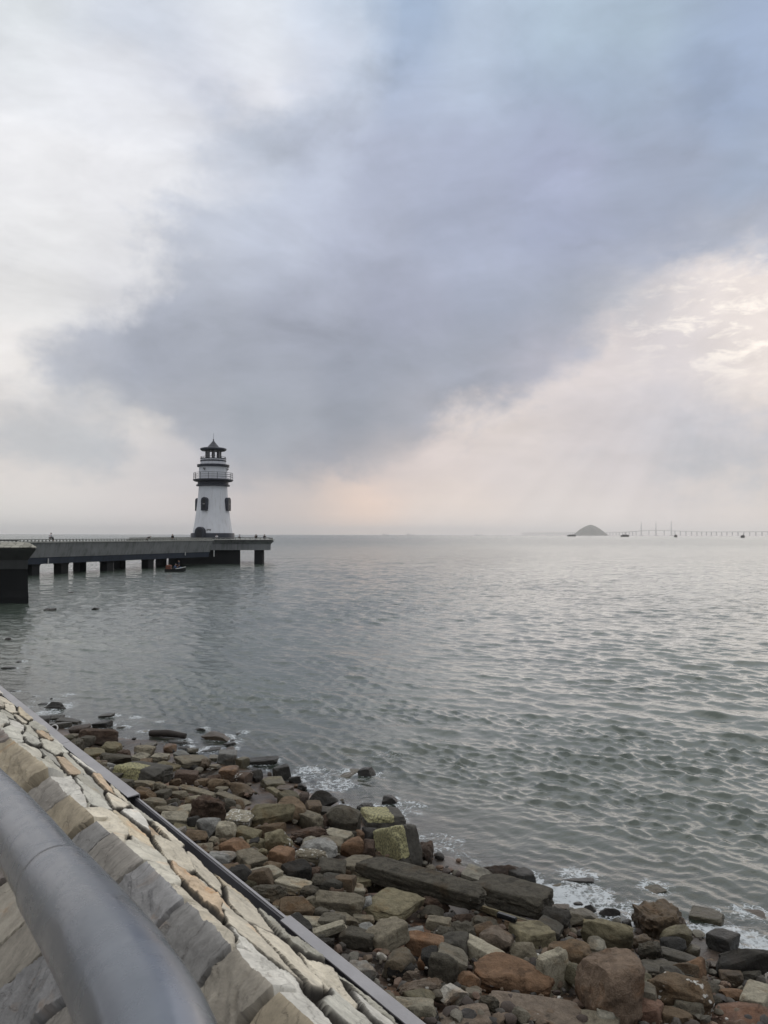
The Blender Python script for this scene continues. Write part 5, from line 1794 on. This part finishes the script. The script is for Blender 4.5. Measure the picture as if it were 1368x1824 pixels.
rk('G',568,523,914,684,'slab','gd','dark sloping slab behind the rust red angular rock',sl=.25)
rk('G',698,598,904,794,'angular','r','rust red angular rock left of the shallow pool',tf=.35,n=20)
rk('G',423,618,804,764,'slab','gd','dark flat slab right of the giant brown boulder',tf=.7)
rk('G',468,708,949,1034,'boulder','b','brown boulder sprinkled with pale barnacles, right of the giant boulder',al=.62,tf=.5,n=26)
rk('G',368,878,594,1094,'angular','pk','reddish pink angular rock at the right foot of the giant boulder',tf=.45,n=18)
rk('G',588,963,809,1120,'angular','b','brown stone at the bottom edge below the barnacled boulder',n=18)
rk('G',763,958,849,1019,'boulder','gw','small pale grey cobble at the bottom right')
rk('G',1008,693,1179,809,'block','b','brown block at the near end of the shallow pool')
rk('G',1163,703,1334,804,'boulder','gd','dark boulder behind the flat pale slab at the right edge')
rk('G',1008,833,1229,944,'angular','r','orange brown stone left of the flat pale slab')
rk('G',1168,768,1420,1014,'slab','gl','flat pale slab at the right edge of the view',tf=.75,yaw=-35,n=20)
rk('G',943,633,1114,714,'slab','b','flat brown stone awash in the shallow pool')
rk('G',858,778,1024,904,'boulder','gd','grey wet boulder in the shallow pool')
rk('G',933,883,1034,954,'boulder','gd','small dark wet cobble left of the orange brown stone')
rk('G',943,928,1420,1140,'boulder','pk','low smooth reddish rock in the bottom right corner',tf=.8,n=24)
rk('G',753,508,864,604,'angular','g','small grey wedge by the foam under the dark olive boulder')
rk('G',1093,933,1174,984,'boulder','bl','small blue grey cobble lying on the low reddish rock')
rk('G',418,758,494,854,'boulder','r','small rusty stone in the gap right of the giant boulder')
rk('G',283,318,354,399,'boulder','bk','black stone at the right tip of the wide olive brown boulder')
LM = []
for i, row in enumerate(RK):
    x0, y0, x1, y1, kind, c, label, o = row
    P, Fq, half, M, cen, lift_ = fit_rock(i, row)
    L = (P * half)
    if o.get('beam'):                       # a straight sawn beam keeps its edges
        pass
    me = np_mesh(NAME[kind], (L @ M.T), Fq)
    me.set_sharp_from_angle(angle=R(27))
    lich = o.get('lich')
    nm = 'concrete_beam' if o.get('beam') else ('lichen_slab' if lich else NAME[kind])
    ob = link(nm, me, m_lich if lich else m_rock)
    ob.location = cen
    bc = np.array(COL[c]) * np.array([1.03, 1.0, 0.95]) * random.Random(i).uniform(1.02, 1.36)
    ob.color = (*bc, o.get('al', 0.10 if kind != 'crag' else 0.2))
    if lich:
        u = P[:, 0]
        top = np.clip((P[:, 2] - 0.25) * 4, 0, 1) if lich == 2 else np.clip((P[:, 2] + 0.55) * 3, 0, 1) if lich == 3 else np.clip((P[:, 2] + 1.3) * 1.2, 0, 1) * np.clip((-P[:, 1] + 0.4) * 2, 0, 1)
        side = {1: np.clip((0.45 - u) * 3, 0, 1) * np.clip((u + 1.1) * 3, 0, 1), 2: np.clip((0.45 - u) * 3, 0, 1), 3: np.clip((-0.08 - u) * 4, 0, 1)}[lich]
        attr_f(me, 'lichen', top * side * 0.95)
    tag(ob, label, 'beam' if o.get('beam') else 'rock', 'concrete beams on the shore' if o.get('beam') else GROUP[kind])
    r = float(max(half[0], half[1]))
    PLACED.append((cen[0], cen[1], r, cen[2], label, (x0 + x1) / 2, (y0 + y1) / 2, x1 - x0))
    g0 = ground1(cen[0], cen[1])
    if g0 < 0.12:
        add_foam(cen[0] + 0.1, cen[1] + 0.1, r * 0.75, 0.55 if g0 > -0.5 else 0.30)

# driftwood pole and pipe loop
q0, q1 = hit_ground(267, 1316), hit_ground(331, 1319)
MB().tube([tuple(q0 + (0, 0, .15)), tuple((q0 + q1) / 2 + np.array((0, 0, .17))), tuple(q1 + (0, 0, .12))], [0.085, 0.10, 0.07], 10).build('driftwood_pole', simple('driftwood', (0.03, 0.024, 0.02), 0.7, 0, 0.4, 8, 0.4, 30), None, 40)
tag(bpy.data.objects['driftwood_pole'], 'dark driftwood pole lying at the water behind the rust red stone', 'pole')
q = hit_ground(96, 1304)
lp = [(q[0] + 0.10 * math.cos(a), q[1] + 0.06 * math.sin(a), q[2] + 0.10 + 0.08 * math.sin(a)) for a in [R(-70 + 20 * k) for k in range(13)]]
tag(MB().tube(lp, 0.018, 8).build('pipe_loop', m_white, None, 50), 'thin white pipe loop sticking up beside the far gutter', 'pipe')
q = hit_ground(903, 1662)
mb = MB()
mb.box((0, 0, 0), (0.27, 0.07, 0.06), R(-38), 0.01)
o = mb.build('plastic_bar', simple('black_plastic', (0.012, 0.013, 0.015), 0.35), None, 40)
o.location = (q[0], q[1], q[2] + 0.2)
tag(o, 'black plastic bar lying between the brown cobble and the mauve grey boulder', 'bar')

# smaller stones filling the gaps, each one its own object, named after the big rock it lies by
PA = np.array([(p[0], p[1], p[2]) for p in PLACED])
LAND = [p for p in PLACED if p[7] > 45]
fr = np.random.default_rng(99)
n_fill, used_lab = 0, set()
words = {'g': 'grey', 'gd': 'dark grey', 'b': 'brown', 'rd': 'dark reddish', 'ol': 'olive', 'bk': 'black', 'gl': 'pale grey'}
tries = 0
while n_fill < 66 and tries < 6000:
    tries += 1
    px, py = fr.uniform(60, 1368), fr.uniform(1270, 1824)
    q = hit_ground(px, py)
    if q[2] < 0.05: continue
    s_out = (q[:2] - B0) @ UN
    if s_out < 0.8: continue
    dd = np.hypot(PA[:, 0] - q[0], PA[:, 1] - q[1]) - PA[:, 2]
    if dd.min() < -0.12 or dd.min() > 0.6: continue
    size = fr.uniform(0.10, 0.21)
    kind = ['angular', 'boulder', 'block', 'angular'][fr.integers(4)]
    c = ['g', 'gd', 'b', 'rd', 'ol', 'bk', 'gl'][fr.integers(7)]
    # wording by the nearest big rock and the side it lies on
    bl_ = min(LAND, key=lambda p: (p[5] - px) ** 2 + (p[6] - py) ** 2)
    dx, dy = px - bl_[5], py - bl_[6]
    side = ('right of' if dx > 0 else 'left of') if abs(dx) > abs(dy) * 1.1 else ('in front of' if dy > 0 else 'behind')
    short = bl_[4].split(',')[0]
    for cut in (' in the water', ' with ', ' at the ', ' behind ', ' below ', ' beside ', ' near ', ' right of ', ' left of ', ' in front of ', ' touching ', ' leaning ', ' under ', ' above ', ' resting ', ' between ', ' on the sand', ' tilted ', ' propped ', ' standing '):
        if cut in short and len(short.split(cut)[0].split()) > 2: short = short.split(cut)[0]
    lab = f"small {words[c]} stone {side} the {short}"
    if lab in used_lab or len(lab.split()) > 15: continue
    used_lab.add(lab)
    P, Fq = rock_shape(kind, 5000 + tries, 8)
    half = np.array([size, size * fr.uniform(.6, 1.0), size * fr.uniform(.5, .8)])
    M = np.array(Matrix.Rotation(fr.uniform(0, 6.28), 3, 'Z') @ Matrix.Rotation(fr.uniform(-.3, .3), 3, 'X'))
    me = np_mesh('small_stone', (P * half) @ M.T, Fq)
    me.set_sharp_from_angle(angle=R(38))
    ob = link('small_stone', me, m_rock)
    ob.location = (q[0], q[1], ground1(q[0], q[1]) + half[2] * 0.55)
    ob.color = (*(np.array(COL[c]) * fr.uniform(.8, 1.1)), 0.15)
    tag(ob, lab, 'stone', 'small stones in the gaps of the shore')
    n_fill += 1
    PA = np.vstack([PA, [(q[0], q[1], size)]])

# rubble too small to count
bm = bmesh.new()
bmesh.ops.create_icosphere(bm, subdivisions=2, radius=1)
IV = np.array([v.co[:] for v in bm.verts]); IF = np.array([[v.index for v in f.verts] for f in bm.faces])
bm.free()
VV, FF, CC = [], [], []
nv = 0
pal_ = np.array([(.13, .12, .095), (.075, .066, .055), (.12, .085, .055), (.13, .085, .058), (.10, .085, .06), (.055, .05, .045), (.05, .036, .028), (.5, .49, .45)])
px, py = fr.uniform(40, 1400, 4600), 1270 + 590 * fr.random(4600) ** 0.8
dirs = np.stack([(px - 684) / F, (912 - py) / F, -np.ones(4600)], 1) @ RN.T
zg = np.full(4600, 0.4)
for _ in range(14):
    sg = (zg - H) / dirs[:, 2]
    zg = 0.5 * zg + 0.5 * np.maximum(ground(dirs[:, 0] * sg, dirs[:, 1] * sg), -0.06)
pool = np.stack([dirs[:, 0] * sg, dirs[:, 1] * sg], 1)
pool = pool[(zg > -0.02) & ((pool - B0) @ UN > 0.62)][:3400]
pz = ground(pool[:, 0], pool[:, 1])
for k, q in enumerate(pool):
    s = 0.018 + 0.075 * fr.random() ** 2.2
    white = fr.random() < 0.02
    if white: s = 0.02 + 0.015 * fr.random()
    P = IV * (1 + 0.22 * vnoise(IV * 1.3 + k * 3.7, 4))[:, None]
    for _ in range(3):
        nn = fr.normal(size=3); nn /= np.linalg.norm(nn)
        e_ = P @ nn - 0.62
        P = P - np.clip(e_, 0, None)[:, None] * nn
    P = P * np.array([1, fr.uniform(.6, 1), fr.uniform(.45, .8)]) * s
    a = fr.uniform(0, 6.28)
    P = P @ np.array([[math.cos(a), -math.sin(a), 0], [math.sin(a), math.cos(a), 0], [0, 0, 1]]).T
    VV.append(P + np.array([q[0], q[1], pz[k] + 0.3 * s]))
    FF.append(IF + nv)
    nv += len(IV)
    CC.append(np.repeat([pal_[7] if white else pal_[fr.integers(7)] * fr.uniform(.7, 1.25)], len(IV), 0))
me = np_mesh('shore_rubble', np.vstack(VV), np.vstack(FF))
me.set_sharp_from_angle(angle=R(35))
attr_v(me, 'pebble', np.vstack(CC))
m_peb, t, out = new_mat('pebbles')
co = t.n('ShaderNodeTexCoord').outputs['Object']
c = t.vmath('SCALE', t.n('ShaderNodeAttribute', attribute_name='pebble').outputs['Vector'], t.map(t.noise(co, 50, 4, 0.65), .3, .7, .6, 1.35, False))
b = t.n('ShaderNodeBsdfPrincipled', {'Base Color': c, 'Roughness': 0.75})
t.put(b.inputs['Normal'], t.bump(t.noise(co, 90, 4, 0.65), 0.6, 0.01))
t.put(out.inputs[0], b)
tag(link('shore_rubble', me, m_peb), 'small pebbles, shells and rubble scattered between the shore rocks', 'rubble', kind='stuff')

for px, py, r_, s_ in ((985, 1606, .5, .8), (1050, 1596, .3, .7), (1240, 1672, .35, .7), (1310, 1684, .5, .75), (1362, 1692, .3, .7), (930, 1570, .3, .7), (438, 1390, .4, .7), (598, 1398, .4, .6), (565, 1378, .5, .5), (690, 1345, .4, .4), (225, 1290, .5, .42), (300, 1330, .6, .42), (1140, 1625, .3, .6), (780, 1500, .4, .5), (720, 1440, .4, .55)):
    q = at_z(px, py, 0)
    add_foam(q[0], q[1], r_, s_ * 0.85)
attr_f(sea_me, 'foam', FOAM)

# ------------------------------------------------------------------ hazy air
m_haze, t, out = new_mat('haze_air')
pv = t.n('ShaderNodeVolumePrincipled', {'Color': (0.99, 0.985, 0.985, 1), 'Density': 0.00007, 'Anisotropy': 0.75})
t.put(out.inputs['Volume'], pv)
hz = MB().box((0, 12000, 118), (46000, 32500, 246)).build('haze', m_haze)
tag(hz, 'thin pale sea haze', 'haze', kind='stuff')
